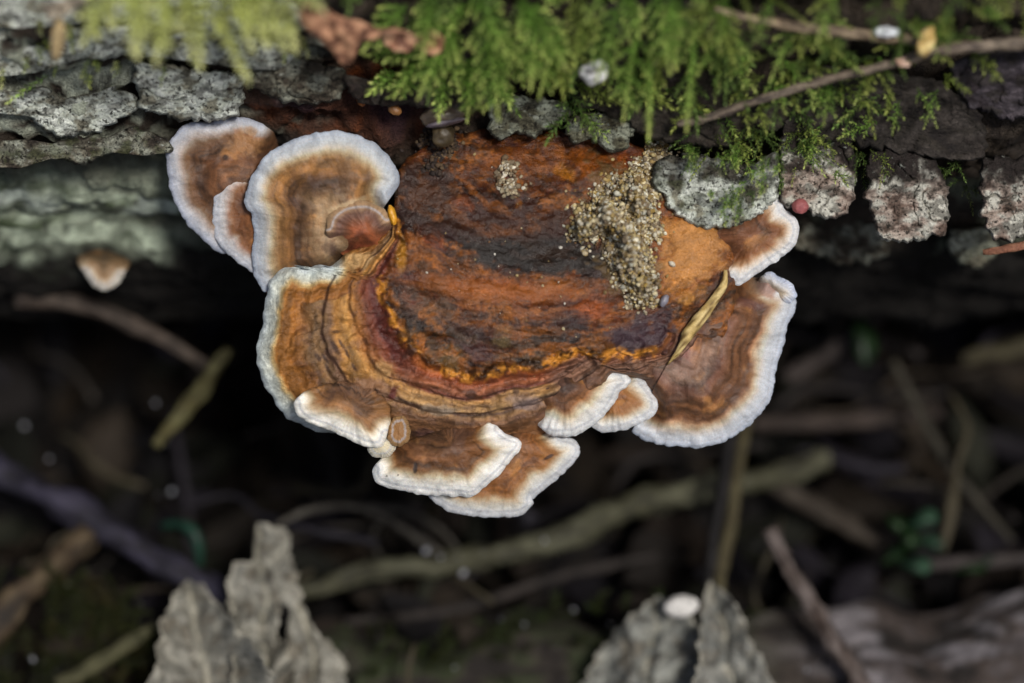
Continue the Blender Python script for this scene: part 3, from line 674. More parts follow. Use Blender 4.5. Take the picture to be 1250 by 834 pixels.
lobe(N_, [(952, 244), (958, 256), (968, 263), (975, 276), (974, 290), (968, 303), (949, 317), (920, 337), (902, 348), (894, 341), (886, 326), (880, 306), (872, 290), (880, 270), (900, 250), (930, 236)], (918, 286), -.2, -.16, .11, [(0, (198, 200, 204)), (14, (208, 206, 202)), (20, (190, 164, 130)), (27, (131, 80, 42)), (40, (115, 67, 36)), (60, (99, 60, 38))], 120, nr=50, ntq=320, droop=.10, rimw=20, hid=6, sink=.16)
# ---- the little one at the left
S_ = fungus_root('tiny blurred bracket under the wood at left, alone', (130, 315, 2.4))
lobe(S_, [(103, 334), (112, 347), (125, 354), (138, 351), (149, 338), (158, 320), (152, 304), (136, 296), (116, 296), (100, 306), (95, 320)], (128, 316), 2.3, 2.4, .1, [(0, (208, 204, 196)), (7, (206, 200, 186)), (13, (166, 140, 108)), (22, (112, 86, 60)), (40, (84, 66, 48))], 121, nr=24, ntq=140, droop=.08, rimw=12, hid=6, sink=.5)

# ------------------------------------------------------------------ grains
def ico():
    p = (1 + 5 ** .5) / 2
    v = np.array([(-1, p, 0), (1, p, 0), (-1, -p, 0), (1, -p, 0), (0, -1, p), (0, 1, p), (0, -1, -p), (0, 1, -p), (p, 0, -1), (p, 0, 1), (-p, 0, -1), (-p, 0, 1)], float)
    v /= np.linalg.norm(v[0])
    f = np.array([(0, 11, 5), (0, 5, 1), (0, 1, 7), (0, 7, 10), (0, 10, 11), (1, 5, 9), (5, 11, 4), (11, 10, 2), (10, 7, 6), (7, 1, 8), (3, 9, 4), (3, 4, 2), (3, 2, 6), (3, 6, 8), (3, 8, 9), (4, 9, 5), (2, 4, 11), (6, 2, 10), (8, 6, 7), (9, 8, 1)])
    return v, f
ICV, ICF = ico()
_m = {}
def _sub():
    V = list(map(tuple, ICV)); F = []; mid = {}
    def g(a, b):
        k = (min(a, b), max(a, b))
        if k not in mid:
            p = (np.array(V[a]) + np.array(V[b])) / 2; p /= np.linalg.norm(p); mid[k] = len(V); V.append(tuple(p))
        return mid[k]
    for a, b, c in ICF:
        x, y, z = g(a, b), g(b, c), g(c, a); F += [(a, x, z), (b, y, x), (c, z, y), (x, y, z)]
    return np.array(V), np.array(F)
IC2V, IC2F = _sub()
def grains(name, pts, rad, cols, label, m=M_GRAIN, kind='stuff', cat=None, flat=.75, jag=.25, hi=False):
    bv, bf = (IC2V, IC2F) if hi else (ICV, ICF)
    n = len(pts); k = len(bv)
    sc = rad[:, None] * (1 + (RNG.random((n, 3)) - .5) * .6)
    q = RNG.normal(size=(n, 4)); q /= np.linalg.norm(q, axis=1, keepdims=True)
    w_, x, y, z = q.T
    R = np.stack([1 - 2 * (y * y + z * z), 2 * (x * y - z * w_), 2 * (x * z + y * w_), 2 * (x * y + z * w_), 1 - 2 * (x * x + z * z), 2 * (y * z - x * w_), 2 * (x * z - y * w_), 2 * (y * z + x * w_), 1 - 2 * (x * x + y * y)], -1).reshape(n, 3, 3)
    loc = bv[None] * sc[:, None] * (1 + (RNG.random((n, k, 1)) - .5) * 2 * jag)
    V = np.einsum('nij,nkj->nki', R, loc) + pts[:, None]
    F = (bf[None] + (np.arange(n) * k)[:, None, None]).reshape(-1, 3)
    C = np.repeat(cols, k, 0)
    o = mesh(name, V.reshape(-1, 3), None, F, C, m)
    return tag(o, label, cat, None, kind)

def heap(poly, n, base, height, rr, palette, label, name='frass', soft=26, seed=0):
    P = np.array(poly, float); lo, hi = P.min(0), P.max(0)
    px = RNG.uniform(lo[0], hi[0], n * 6); py = RNG.uniform(lo[1], hi[1], n * 6)
    w1, w2 = fbm(px / 22, py / 22, seed, 4, 95 + seed), fbm(px / 22, py / 22, seed + 5, 4, 97 + seed)
    ok = inpoly(px + 16 * w1, py + 16 * w2, poly) & (fbm(px / 15, py / 15, seed, 3, 99) > -.42 - .3 * RNG.random(len(px))); px, py = px[ok][:n], py[ok][:n]
    d = polydist(px, py, poly + [poly[0]])
    jx = RNG.normal(0, 2.2, len(px)) * np.where(RNG.random(len(px)) < .06, 5, 1); jy = RNG.normal(0, 2.2, len(px)) * np.where(RNG.random(len(px)) < .06, 5, 1)
    px, py = px + jx, py + jy
    hmap = height * sstep(0, soft, d * inpoly(px, py, poly)) * (.25 + 1.5 * np.clip(.5 + fbm(px / 26, py / 26, seed, 3, 91 + seed), 0, 1.2))
    dz = base(px, py) - hmap * RNG.uniform(.55, 1.0, len(px)) ** .5 - .01
    r = RNG.uniform(rr[0], rr[1], len(px)) * np.where(RNG.random(len(px)) < .12, 1.4, 1)
    pal = np.array([lin(c) for c in palette]); C = pal[RNG.integers(0, len(pal), len(px))] * RNG.uniform(.7, 1.2, (len(px), 1))
    return grains(name, at(px, py, dz), r, C, label)
FR = [(112, 98, 78), (196, 188, 170), (166, 152, 124), (140, 124, 98), (156, 144, 120), (122, 108, 88), (176, 164, 140), (206, 200, 178), (168, 150, 104), (150, 128, 82), (182, 166, 120), (126, 104, 66), (198, 186, 150), (104, 84, 54), (160, 140, 98), (186, 184, 168), (140, 116, 60)]
heap([(800, 160), (782, 200), (757, 206), (737, 230), (702, 258), (690, 288), (706, 300), (735, 298), (746, 332), (764, 360), (776, 382), (800, 374), (810, 350), (800, 312), (802, 280), (806, 240), (812, 200), (815, 170)], 4600, body_dz, .34, (.009, .031), FR, 'heap of pale sandy frass crumbs spilling over the cap from the bark', 'frass_heap')
heap([(604, 205), (620, 198), (634, 208), (632, 230), (618, 238), (606, 226)], 150, body_dz, .08, (.018, .034), FR[:6] + [(110, 90, 66)], 'small frass clump on the orange upper cap', 'frass_clump', 12, 1)
heap([(520, 160), (548, 158), (568, 172), (560, 200), (536, 222), (514, 232), (505, 214), (514, 190)], 420, lambda x, y: body_dz(x, y) + .1, .12, (.018, .036), [(72, 56, 40), (54, 42, 34), (96, 78, 56), (42, 32, 28)], 'dark crumbly frass at the upper left edge of the large cap', 'frass_clump', 14, 2)
# loose specks on the cap
n = 75
sx = RNG.normal(650, 110, n); sy = RNG.normal(320, 70, n); ok = inpoly(sx, sy, BODY) & (sx > 470); sx, sy = sx[ok], sy[ok]
pal = np.array([lin(c) for c in [(180, 166, 130), (150, 130, 90), (200, 196, 184), (120, 90, 60)]])
grains('speck', at(sx, sy, body_dz(sx, sy) - .008), RNG.uniform(.005, .026, len(sx)) * RNG.uniform(.5, 1, len(sx)), pal[RNG.integers(0, 4, len(sx))], 'pale specks of grit scattered over the large cap')

# ------------------------------------------------------------------ tubes: twigs, stems
def tube(pts, rad, ns=12, step=.06, rough=.12, seed=0):
    """pts: n x 3 world, rad: radii at the points"""
    p = np.array(pts, float); L = np.linalg.norm(np.diff(p, axis=0), axis=1).sum()
    n = max(8, int(L / step))
    q = np.column_stack([p, np.asarray(rad, float)])
    q, _ = spline(q, n, closed=False)
    c, r = q[:, :3], q[:, 3]
    T = np.gradient(c, axis=0); T /= np.linalg.norm(T, axis=1, keepdims=True)
    up = np.array([.2, .3, .9]); A = np.cross(T, up); A /= np.linalg.norm(A, axis=1, keepdims=True); B = np.cross(T, A)
    th = np.arange(ns) / ns * 2 * np.pi
    dirs = A[:, None] * np.cos(th)[None, :, None] + B[:, None] * np.sin(th)[None, :, None]
    s = np.arange(n) * L / n
    nn = fbm(np.cos(th)[None] * 1.2 + 0 * s[:, None], np.sin(th)[None] * 1.2 + seed, s[:, None] * 1.3 / max(r.mean() * 4, .15), 3, seed)
    kn = np.clip(noise(s * 1.1, s * 0 + seed, .5, seed + 5) - .25, 0, 1)
    R = r[:, None] * (1 + rough * 2.4 * nn + .9 * rough / .12 * kn[:, None] * .6)
    c = c + (A * fbm(s * .45, s * 0 + seed, 2, 3, seed + 7)[:, None] + B * fbm(s * .45, s * 0 + seed, 5, 3, seed + 8)[:, None]) * r.mean() * rough * 5
    V = (c[:, None] + dirs * R[..., None]).reshape(-1, 3)
    i = np.arange(n - 1)[:, None] * ns; j = np.arange(ns)[None]; j2 = (j + 1) % ns
    quads = np.stack([i + j, i + j2, i + ns + j2, i + ns + j], -1).reshape(-1, 4)
    V = np.vstack([V, c[:1], c[-1:]])
    jj = np.arange(ns)
    tris = np.concatenate([np.stack([0 * jj + n * ns, (jj + 1) % ns, jj], -1), np.stack([0 * jj + n * ns + 1, (n - 1) * ns + jj, (n - 1) * ns + (jj + 1) % ns], -1)])
    nn = np.concatenate([nn.ravel(), [0, 0]]); sa = np.concatenate([np.repeat(s / L, ns), [0, 1]])
    return V, quads, tris, nn, sa

def twig(pix, wid, cols, label, seed, group=None, cat='twig', name='twig', rough=.12, side=(), m=None):
    """pix: list of (px,py,dz); wid: pixel widths at the points"""
    P = at([a[0] for a in pix], [a[1] for a in pix], [a[2] for a in pix])
    r = np.interp(np.linspace(0, 1, len(pix)), np.linspace(0, 1, len(wid)), wid) / 200
    V, q, t, nn, sa = tube(P, r, seed=seed, rough=rough)
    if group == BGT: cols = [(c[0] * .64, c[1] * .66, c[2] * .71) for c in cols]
    C = mixc(np.broadcast_to(lin(cols[0]), V.shape).copy(), lin(cols[1]), sstep(-.2, .35, nn + .3 * np.sin(sa * 23 + seed)))
    if len(cols) > 2: C = mixc(C, lin(cols[2]), sstep(.1, .4, -nn))
    if not side:
        return tag(mesh(name, V, q, t, C, m or M_TWIG), label, cat, group)
    root = thing(name, label, cat, P[0], group)
    mesh('stem', V, q, t, C, m or M_TWIG, root)
    for k, (sp, sw) in enumerate(side):
        P2 = at([a[0] for a in sp], [a[1] for a in sp], [a[2] for a in sp])
        V, q, t, nn, sa = tube(P2, np.interp(np.linspace(0, 1, len(sp)), np.linspace(0, 1, len(sw)), sw) / 200, seed=seed + 50 + k, rough=rough)
        C = mixc(np.broadcast_to(lin(cols[0]), V.shape).copy(), lin(cols[1]), sstep(-.2, .35, nn))
        mesh('side_shoot', V, q, t, C, m or M_TWIG, root)
    return root
TG = 'twigs lying on the mossy log'; BGT = 'sticks in the dark hollow'
twig([(872, 12, -2.3), (940, 27, -2.2), (1000, 37, -2.1), (1090, 47, -1.9), (1150, 53, -1.85), (1280, 58, -1.7)], [6, 11, 13, 12, 11, 10], [(118, 102, 82), (142, 126, 104), (78, 66, 56)], 'upper grey-brown twig on the moss at top right', 201, TG)
twig([(828, 151, -.95), (850, 149, -1.05), (880, 141, -1.15), (940, 118, -1.35), (1000, 100, -1.5), (1090, 78, -1.75), (1150, 62, -2.05), (1200, 56, -2.1), (1280, 49, -2.1)], [9, 10, 10, 10, 11, 13, 16], [(104, 92, 80), (124, 112, 98), (66, 58, 54)], 'lower twig slanting across the moss, thicker and darker to the right', 202, TG)
twig([(1200, 308, -.2), (1222, 306, -.25), (1260, 298, -.3)], [6, 10, 8], [(120, 78, 60), (150, 108, 84)], 'short reddish twig poking in below the right bark edge', 203, TG)
# splinter on the cap
P = [(815, 445), (828, 428), (842, 404), (858, 384), (874, 362), (884, 346), (886, 330)]
sp_d = [float(min(body_dz(x, y), .1)) - .14 for x, y in P]
twig([(x, y, dz) for (x, y), dz in zip(P, sp_d)], [2, 7, 12, 11, 10, 9, 4], [(176, 150, 92), (198, 176, 122), (110, 88, 50)], 'yellow dry splinter lying on the right of the large cap', 204, cat='splinter', name='wood_splinter', rough=.14, m=M_SPLINTER)
G = 4.6
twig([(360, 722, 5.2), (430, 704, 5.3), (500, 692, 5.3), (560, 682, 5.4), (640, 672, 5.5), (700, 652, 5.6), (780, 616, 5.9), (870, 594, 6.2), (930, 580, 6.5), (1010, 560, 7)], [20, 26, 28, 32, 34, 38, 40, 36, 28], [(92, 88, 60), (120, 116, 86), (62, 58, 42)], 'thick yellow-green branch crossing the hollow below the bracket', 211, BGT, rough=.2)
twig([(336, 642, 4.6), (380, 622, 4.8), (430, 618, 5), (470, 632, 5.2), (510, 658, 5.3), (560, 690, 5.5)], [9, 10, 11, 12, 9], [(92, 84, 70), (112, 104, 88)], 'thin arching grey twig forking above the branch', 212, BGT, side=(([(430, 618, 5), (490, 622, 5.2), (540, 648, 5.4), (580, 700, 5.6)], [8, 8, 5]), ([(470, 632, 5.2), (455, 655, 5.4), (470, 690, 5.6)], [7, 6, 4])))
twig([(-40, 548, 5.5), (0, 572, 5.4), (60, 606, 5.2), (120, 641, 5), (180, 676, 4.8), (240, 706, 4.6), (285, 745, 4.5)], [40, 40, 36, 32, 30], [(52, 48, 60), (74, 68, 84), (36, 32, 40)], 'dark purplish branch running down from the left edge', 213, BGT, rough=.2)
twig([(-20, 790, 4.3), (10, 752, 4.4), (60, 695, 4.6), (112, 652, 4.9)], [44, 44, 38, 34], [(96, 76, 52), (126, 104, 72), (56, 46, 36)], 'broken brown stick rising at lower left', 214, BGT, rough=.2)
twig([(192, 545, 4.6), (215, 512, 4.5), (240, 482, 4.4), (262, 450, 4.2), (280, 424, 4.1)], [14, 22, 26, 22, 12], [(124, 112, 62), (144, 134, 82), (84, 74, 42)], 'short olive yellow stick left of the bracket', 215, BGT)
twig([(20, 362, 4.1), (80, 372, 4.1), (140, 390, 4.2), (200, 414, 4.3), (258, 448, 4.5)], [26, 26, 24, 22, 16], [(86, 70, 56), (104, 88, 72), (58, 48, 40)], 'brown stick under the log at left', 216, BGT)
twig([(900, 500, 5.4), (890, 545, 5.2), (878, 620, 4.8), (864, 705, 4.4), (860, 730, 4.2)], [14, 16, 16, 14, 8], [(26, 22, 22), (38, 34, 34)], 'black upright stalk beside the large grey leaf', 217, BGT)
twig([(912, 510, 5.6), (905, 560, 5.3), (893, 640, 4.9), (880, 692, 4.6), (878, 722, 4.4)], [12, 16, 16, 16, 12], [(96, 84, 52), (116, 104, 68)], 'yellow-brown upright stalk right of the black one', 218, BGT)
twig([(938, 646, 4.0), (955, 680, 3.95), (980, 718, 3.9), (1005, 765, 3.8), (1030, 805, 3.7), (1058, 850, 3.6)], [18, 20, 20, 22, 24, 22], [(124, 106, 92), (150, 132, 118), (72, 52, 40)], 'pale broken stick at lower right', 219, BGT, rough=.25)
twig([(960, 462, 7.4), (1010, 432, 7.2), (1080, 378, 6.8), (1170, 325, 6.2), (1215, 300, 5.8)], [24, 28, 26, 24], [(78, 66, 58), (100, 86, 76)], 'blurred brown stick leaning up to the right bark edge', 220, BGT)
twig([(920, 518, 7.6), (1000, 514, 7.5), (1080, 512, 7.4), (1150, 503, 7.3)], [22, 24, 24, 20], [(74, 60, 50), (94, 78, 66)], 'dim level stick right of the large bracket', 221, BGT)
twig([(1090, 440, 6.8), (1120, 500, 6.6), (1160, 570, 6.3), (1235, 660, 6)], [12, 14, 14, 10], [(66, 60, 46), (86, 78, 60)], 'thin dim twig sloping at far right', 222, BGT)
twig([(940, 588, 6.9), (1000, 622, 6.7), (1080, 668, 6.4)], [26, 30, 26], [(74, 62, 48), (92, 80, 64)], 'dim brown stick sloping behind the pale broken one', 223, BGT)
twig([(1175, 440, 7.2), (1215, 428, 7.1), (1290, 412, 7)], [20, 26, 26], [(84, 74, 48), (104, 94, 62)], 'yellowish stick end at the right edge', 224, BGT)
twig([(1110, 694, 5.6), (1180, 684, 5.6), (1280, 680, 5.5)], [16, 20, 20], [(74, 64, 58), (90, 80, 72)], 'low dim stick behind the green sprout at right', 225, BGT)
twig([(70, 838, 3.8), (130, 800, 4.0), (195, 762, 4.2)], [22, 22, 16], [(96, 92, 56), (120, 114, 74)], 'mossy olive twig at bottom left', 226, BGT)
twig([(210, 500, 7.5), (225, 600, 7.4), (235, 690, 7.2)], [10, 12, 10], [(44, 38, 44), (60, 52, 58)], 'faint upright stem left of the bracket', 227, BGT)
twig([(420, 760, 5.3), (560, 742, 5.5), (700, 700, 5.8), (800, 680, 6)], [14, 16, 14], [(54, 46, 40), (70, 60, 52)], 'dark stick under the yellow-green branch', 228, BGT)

# ------------------------------------------------------------------ dead leaves
def leaf(name, label, pieces, seed, p0):
    root = thing(name, label, 'dead leaf', at(*p0), 'dead leaves in the hollow')
    for k, (outl, cen, dz, tilt, curl, cols) in enumerate(pieces):
        cx, cy = cen; sd = seed + k * 7
        ox = np.array([p[0] for p in outl]) - cx; oy = np.array([p[1] for p in outl]) - cy
        vis = oy < 60
        axx, axy = (ox[vis][np.argmin(oy[vis])], oy[vis][np.argmin(oy[vis])]); al = math.hypot(axx, axy); axx /= al; axy /= al
        def ac(px, py):
            a_ = (px - cx) * axx + (py - cy) * axy; c_ = -(px - cx) * axy + (py - cy) * axx
            return a_, c_ + 9 * fbm(px / 50, py / 50, sd, 2, sd + 1)
        def depth(px, py, r, d):
            a_, c_ = ac(px, py); n_ = fbm(px / 55, py / 55, sd, 3, sd, .45)
            sv = np.abs(np.sin(a_ / 15 - np.abs(c_) / 13 + sd))
            return dz + tilt[0] * (px - cx) / 100 + tilt[1] * (py - cy) / 100 - .38 * np.abs(c_ / 40) ** 1.5 * (1 if k % 2 else -.6) + .22 * np.exp(-(c_ / 7) ** 2) - .08 * sv - .32 * n_ - 2.2 * curl * sstep(26, 0, d) * (noise(px / 34, py / 34, sd, sd + 4) + .25)
        def colour(px, py, r, d, t):
            a_, c_ = ac(px, py); a = fbm(px / 30, py / 30, sd, 4, sd + 5)
            sv = np.abs(np.sin(a_ / 15 - np.abs(c_) / 13 + sd))
            c = mixc(np.broadcast_to(lin(cols[0]), px.shape + (3,)).copy(), lin(cols[1]), sstep(-.2, .35, a))
            c = mixc(c, lin((116, 106, 90)), sstep(.15, .5, -a) * .5)
            c = mixc(c, lin(cols[2]), sstep(.1, .45, fbm(px / 12, py / 12, sd, 3, sd + 6)) * .6)
            vn = np.maximum(sstep(.16, .02, sv) * .5, np.exp(-(c_ / 2.5) ** 2))
            c = mixc(c, lin((178, 174, 158)), vn * .7)
            return mixc(c, lin((176, 172, 158)), sstep(7, 1, d) * .6)
        V, q, t, C, rad, d = slab(outl, cen, depth, .018, 60, 300, colour, edge=1.5, wob=(7, 14), back=cols[0], seed=sd)
        mesh('blade', V, q, t, C, M_LEAF, root)
    return root
GL = ((126, 125, 117), (158, 156, 146), (84, 78, 68))
leaf('dead_leaf', 'crumpled grey lobed leaf at bottom left with a dark gap', [
    ([(312, 652), (318, 640), (336, 640), (350, 652), (358, 690), (368, 730), (362, 745), (345, 738), (338, 770), (330, 800), (300, 800), (285, 760), (278, 715), (290, 690), (308, 682)], (320, 725), 3.3, (.2, -.5), .15, GL),
    ([(232, 708), (246, 715), (262, 735), (285, 758), (310, 790), (335, 830), (330, 870), (180, 870), (178, 838), (192, 808), (196, 770), (208, 735), (220, 716)], (250, 810), 3.1, (-.2, -.5), .2, GL),
    ([(356, 740), (368, 738), (386, 770), (412, 798), (424, 830), (420, 870), (340, 870), (345, 820), (350, 780)], (384, 820), 3.2, (.3, -.5), .12, GL),
    ([(300, 770), (330, 768), (352, 800), (358, 870), (280, 870), (285, 810)], (318, 830), 3.0, (0, -.5), .12, GL)], 300, (300, 834, 3.2))
leaf('dead_leaf', 'broad grey folded leaf at the bottom right of centre', [
    ([(775, 748), (800, 730), (830, 735), (850, 760), (858, 800), (862, 870), (700, 870), (712, 830), (735, 795), (755, 768)], (790, 815), 3.4, (-.2, -.5), .15, ((116, 118, 114), (142, 144, 138), (84, 78, 68))),
    ([(860, 726), (868, 712), (884, 722), (902, 738), (915, 780), (935, 815), (950, 870), (846, 870), (852, 810), (856, 760)], (890, 815), 3.3, (.4, -.5), .12, ((118, 120, 116), (146, 146, 140), (84, 78, 68)))], 340, (830, 834, 3.4))

def scrap(outl, cen, dz, cols, label, name, cat, seed, m=M_LEAF, th=.05, tilt=(0, 0), amp=.12, group=None, wob=(2, 10)):
    cx, cy = cen
    def depth(px, py, r, d): return dz + tilt[0] * (px - cx) / 100 + tilt[1] * (py - cy) / 100 - amp * fbm(px / 30, py / 30, seed, 3, seed)
    def colour(px, py, r, d, t):
        a = fbm(px / 16, py / 16, seed, 4, seed + 5)
        c = mixc(np.broadcast_to(lin(cols[0]), px.shape + (3,)).copy(), lin(cols[1]), sstep(-.1, .3, a))
        return mixc(c, lin(cols[-1]), sstep(.1, .4, -a))
    V, q, t, C, rad, d = slab(outl, cen, depth, th, 22, 140, colour, edge=4, wob=wob, back=cols[0], seed=seed)
    return tag(mesh(name, V, q, t, C, m), label, cat, group)
scrap([(366, 8), (390, 2), (410, 18), (440, 26), (462, 36), (460, 48), (440, 52), (432, 74), (418, 80), (404, 62), (384, 44), (368, 28)], (418, 40), -2.6, ((150, 108, 84), (186, 142, 112), (96, 66, 54)), 'pinkish brown leaf scrap left of the central moss', 'leaf_scrap', 'leaf scrap', 401, tilt=(.1, .8))
scrap([(462, 38), (480, 34), (504, 42), (508, 56), (494, 64), (474, 58)], (486, 48), -2.4, ((160, 116, 92), (190, 150, 122), (104, 72, 60)), 'small tan flake beside the pinkish leaf scrap', 'leaf_scrap', 'leaf scrap', 402, tilt=(.1, .8))
scrap([(512, 42), (526, 36), (540, 44), (542, 58), (530, 68), (514, 62)], (527, 52), -2.3, ((176, 132, 100), (200, 160, 124), (120, 84, 62)), 'roundest orange-tan flake at the moss edge', 'leaf_scrap', 'leaf scrap', 403, tilt=(.1, .8))
scrap([(66, 30), (74, 22), (80, 40), (76, 64), (68, 74), (62, 58)], (71, 48), -2.9, ((150, 130, 96), (170, 150, 112), (110, 92, 68)), 'narrow tan shred at upper left', 'leaf_scrap', 'leaf scrap', 404)
scrap([(50, 8), (74, 0), (100, -8), (104, 0), (86, 14), (62, 24)], (78, 8), -3.0, ((150, 140, 124), (172, 162, 146), (110, 100, 88)), 'pale grey shred at the top left edge', 'leaf_scrap', 'leaf scrap', 405)
scrap([(708, 84), (720, 76), (732, 72), (742, 82), (738, 98), (722, 104), (710, 96)], (725, 88), -1.75, ((206, 206, 208), (226, 226, 228), (150, 148, 146)), 'white crumb caught in the moss at top centre', 'crumb', 'crumb', 406, m=M_GRAIN, th=.12)
scrap([(1066, 36), (1082, 32), (1098, 36), (1096, 44), (1072, 44)], (1082, 38), -2.12, ((190, 196, 200), (212, 216, 220), (150, 150, 150)), 'white flake on the upper twig', 'crumb', 'crumb', 407, m=M_GRAIN, th=.06)
scrap([(1120, 52), (1128, 36), (1140, 34), (1142, 50), (1134, 66), (1120, 68)], (1131, 52), -2.3, ((190, 160, 96), (206, 186, 130), (150, 120, 70)), 'yellowish crumb where the two twigs cross', 'crumb', 'crumb', 408, m=M_GRAIN, th=.08)
scrap([(1094, 74), (1104, 70), (1112, 76), (1108, 82), (1098, 82)], (1103, 76), -1.92, ((196, 160, 140), (214, 184, 166), (150, 120, 100)), 'pink crumb on the lower twig', 'crumb', 'crumb', 409, m=M_GRAIN, th=.06)

def blob(name, label, cat, px, py, dz, r, sc, col, m=M_SMOOTH, seed=0, rot=0.0, amp=.12, col2=None):
    n1, n2 = 24, 36
    a = np.linspace(0, np.pi, n1)[:, None]; b = np.linspace(0, 2 * np.pi, n2, endpoint=False)[None]
    D = np.stack([np.sin(a) * np.cos(b), np.sin(a) * np.sin(b), np.cos(a) + 0 * b], -1)
    h = 1 + amp * fbm(D[..., 0] * 1.6, D[..., 1] * 1.6, D[..., 2] * 1.6 + seed, 3, seed)
    L = D * h[..., None] * np.array(sc) * r
    ca, sa = math.cos(rot), math.sin(rot)
    x = L[..., 0] * ca - L[..., 1] * sa; y = L[..., 0] * sa + L[..., 1] * ca
    c = at([px], [py], [dz])[0]
    V = c + x[..., None] * XV + y[..., None] * UV_ - L[..., 2][..., None] * FV
    i = np.arange(n1 - 1)[:, None] * n2; j = np.arange(n2)[None]; j2 = (j + 1) % n2
    q = np.stack([i + j, i + j2, i + n2 + j2, i + n2 + j], -1).reshape(-1, 4)[:, ::-1]
    C = np.broadcast_to(lin(col), (n1 * n2, 3)).copy()
    if col2 is not None: C = mixc(C, lin(col2), sstep(-.1, .25, h.ravel() - 1))
    return tag(mesh(name, V.reshape(-1, 3), q, None, C, m), label, cat)
blob('slime_ball', 'round pink-red ball at the tip of the right bark edge', 'slime mould ball', 977, 252, -.32, .10, (1, .9, .8), (136, 74, 76), m=M_CAP, seed=1, col2=(160, 98, 94))
blob('egg', 'shiny orange egg-shaped grain beside the big upper left bracket', 'insect egg', 479, 263, -.28, .13, (.38, 1, .5), (196, 142, 40), seed=2, rot=.25)
blob('seed', 'small tan oval seed above the big upper left bracket', 'seed', 482, 134, -.35, .09, (1, .7, .6), (150, 104, 60), seed=3, rot=-.5)
blob('seed', 'orange-brown rounded seed at the dark upper bark', 'seed', 441, 121, -.4, .09, (.7, 1, .6), (150, 88, 40), seed=4, rot=.3)
blob('seed', 'blue-grey smooth pellet at the foot of the frass heap', 'seed', 811, 367, -.36, .08, (.6, 1, .7), (120, 118, 128), seed=5, rot=-.5)
blob('pebble', 'white pebble in the fold of the broad grey leaf', 'pebble', 832, 740, 3.15, .2, (1.15, .75, .7), (206, 204, 200), m=M_GRAIN, seed=6, rot=.1)
# slug-like seed husk at the top of the cap
hk = thing('seed_husk', 'dark ribbed oval husk wedged above the cap near the moss', 'husk', at(540, 150, -.4))
def husk_piece(nm, px, py, dz, r, sc, col, col2, seed, rot):
    o = blob(nm, None, None, px, py, dz, r, sc, col, M_SMOOTH, seed, rot, .15, col2)
    o.location = o.location - hk.location; o.parent = hk
husk_piece('shell', 540, 141, -.5, .27, (1, .52, .6), (78, 66, 58), (98, 88, 72), 21, .15)
husk_piece('rim', 543, 150, -.56, .25, (1, .16, .4), (92, 84, 92), (120, 110, 118), 22, .2)
husk_piece('shell_valve', 541, 165, -.35, .19, (.8, .7, .5), (66, 56, 40), (90, 76, 50), 23, 1.2)

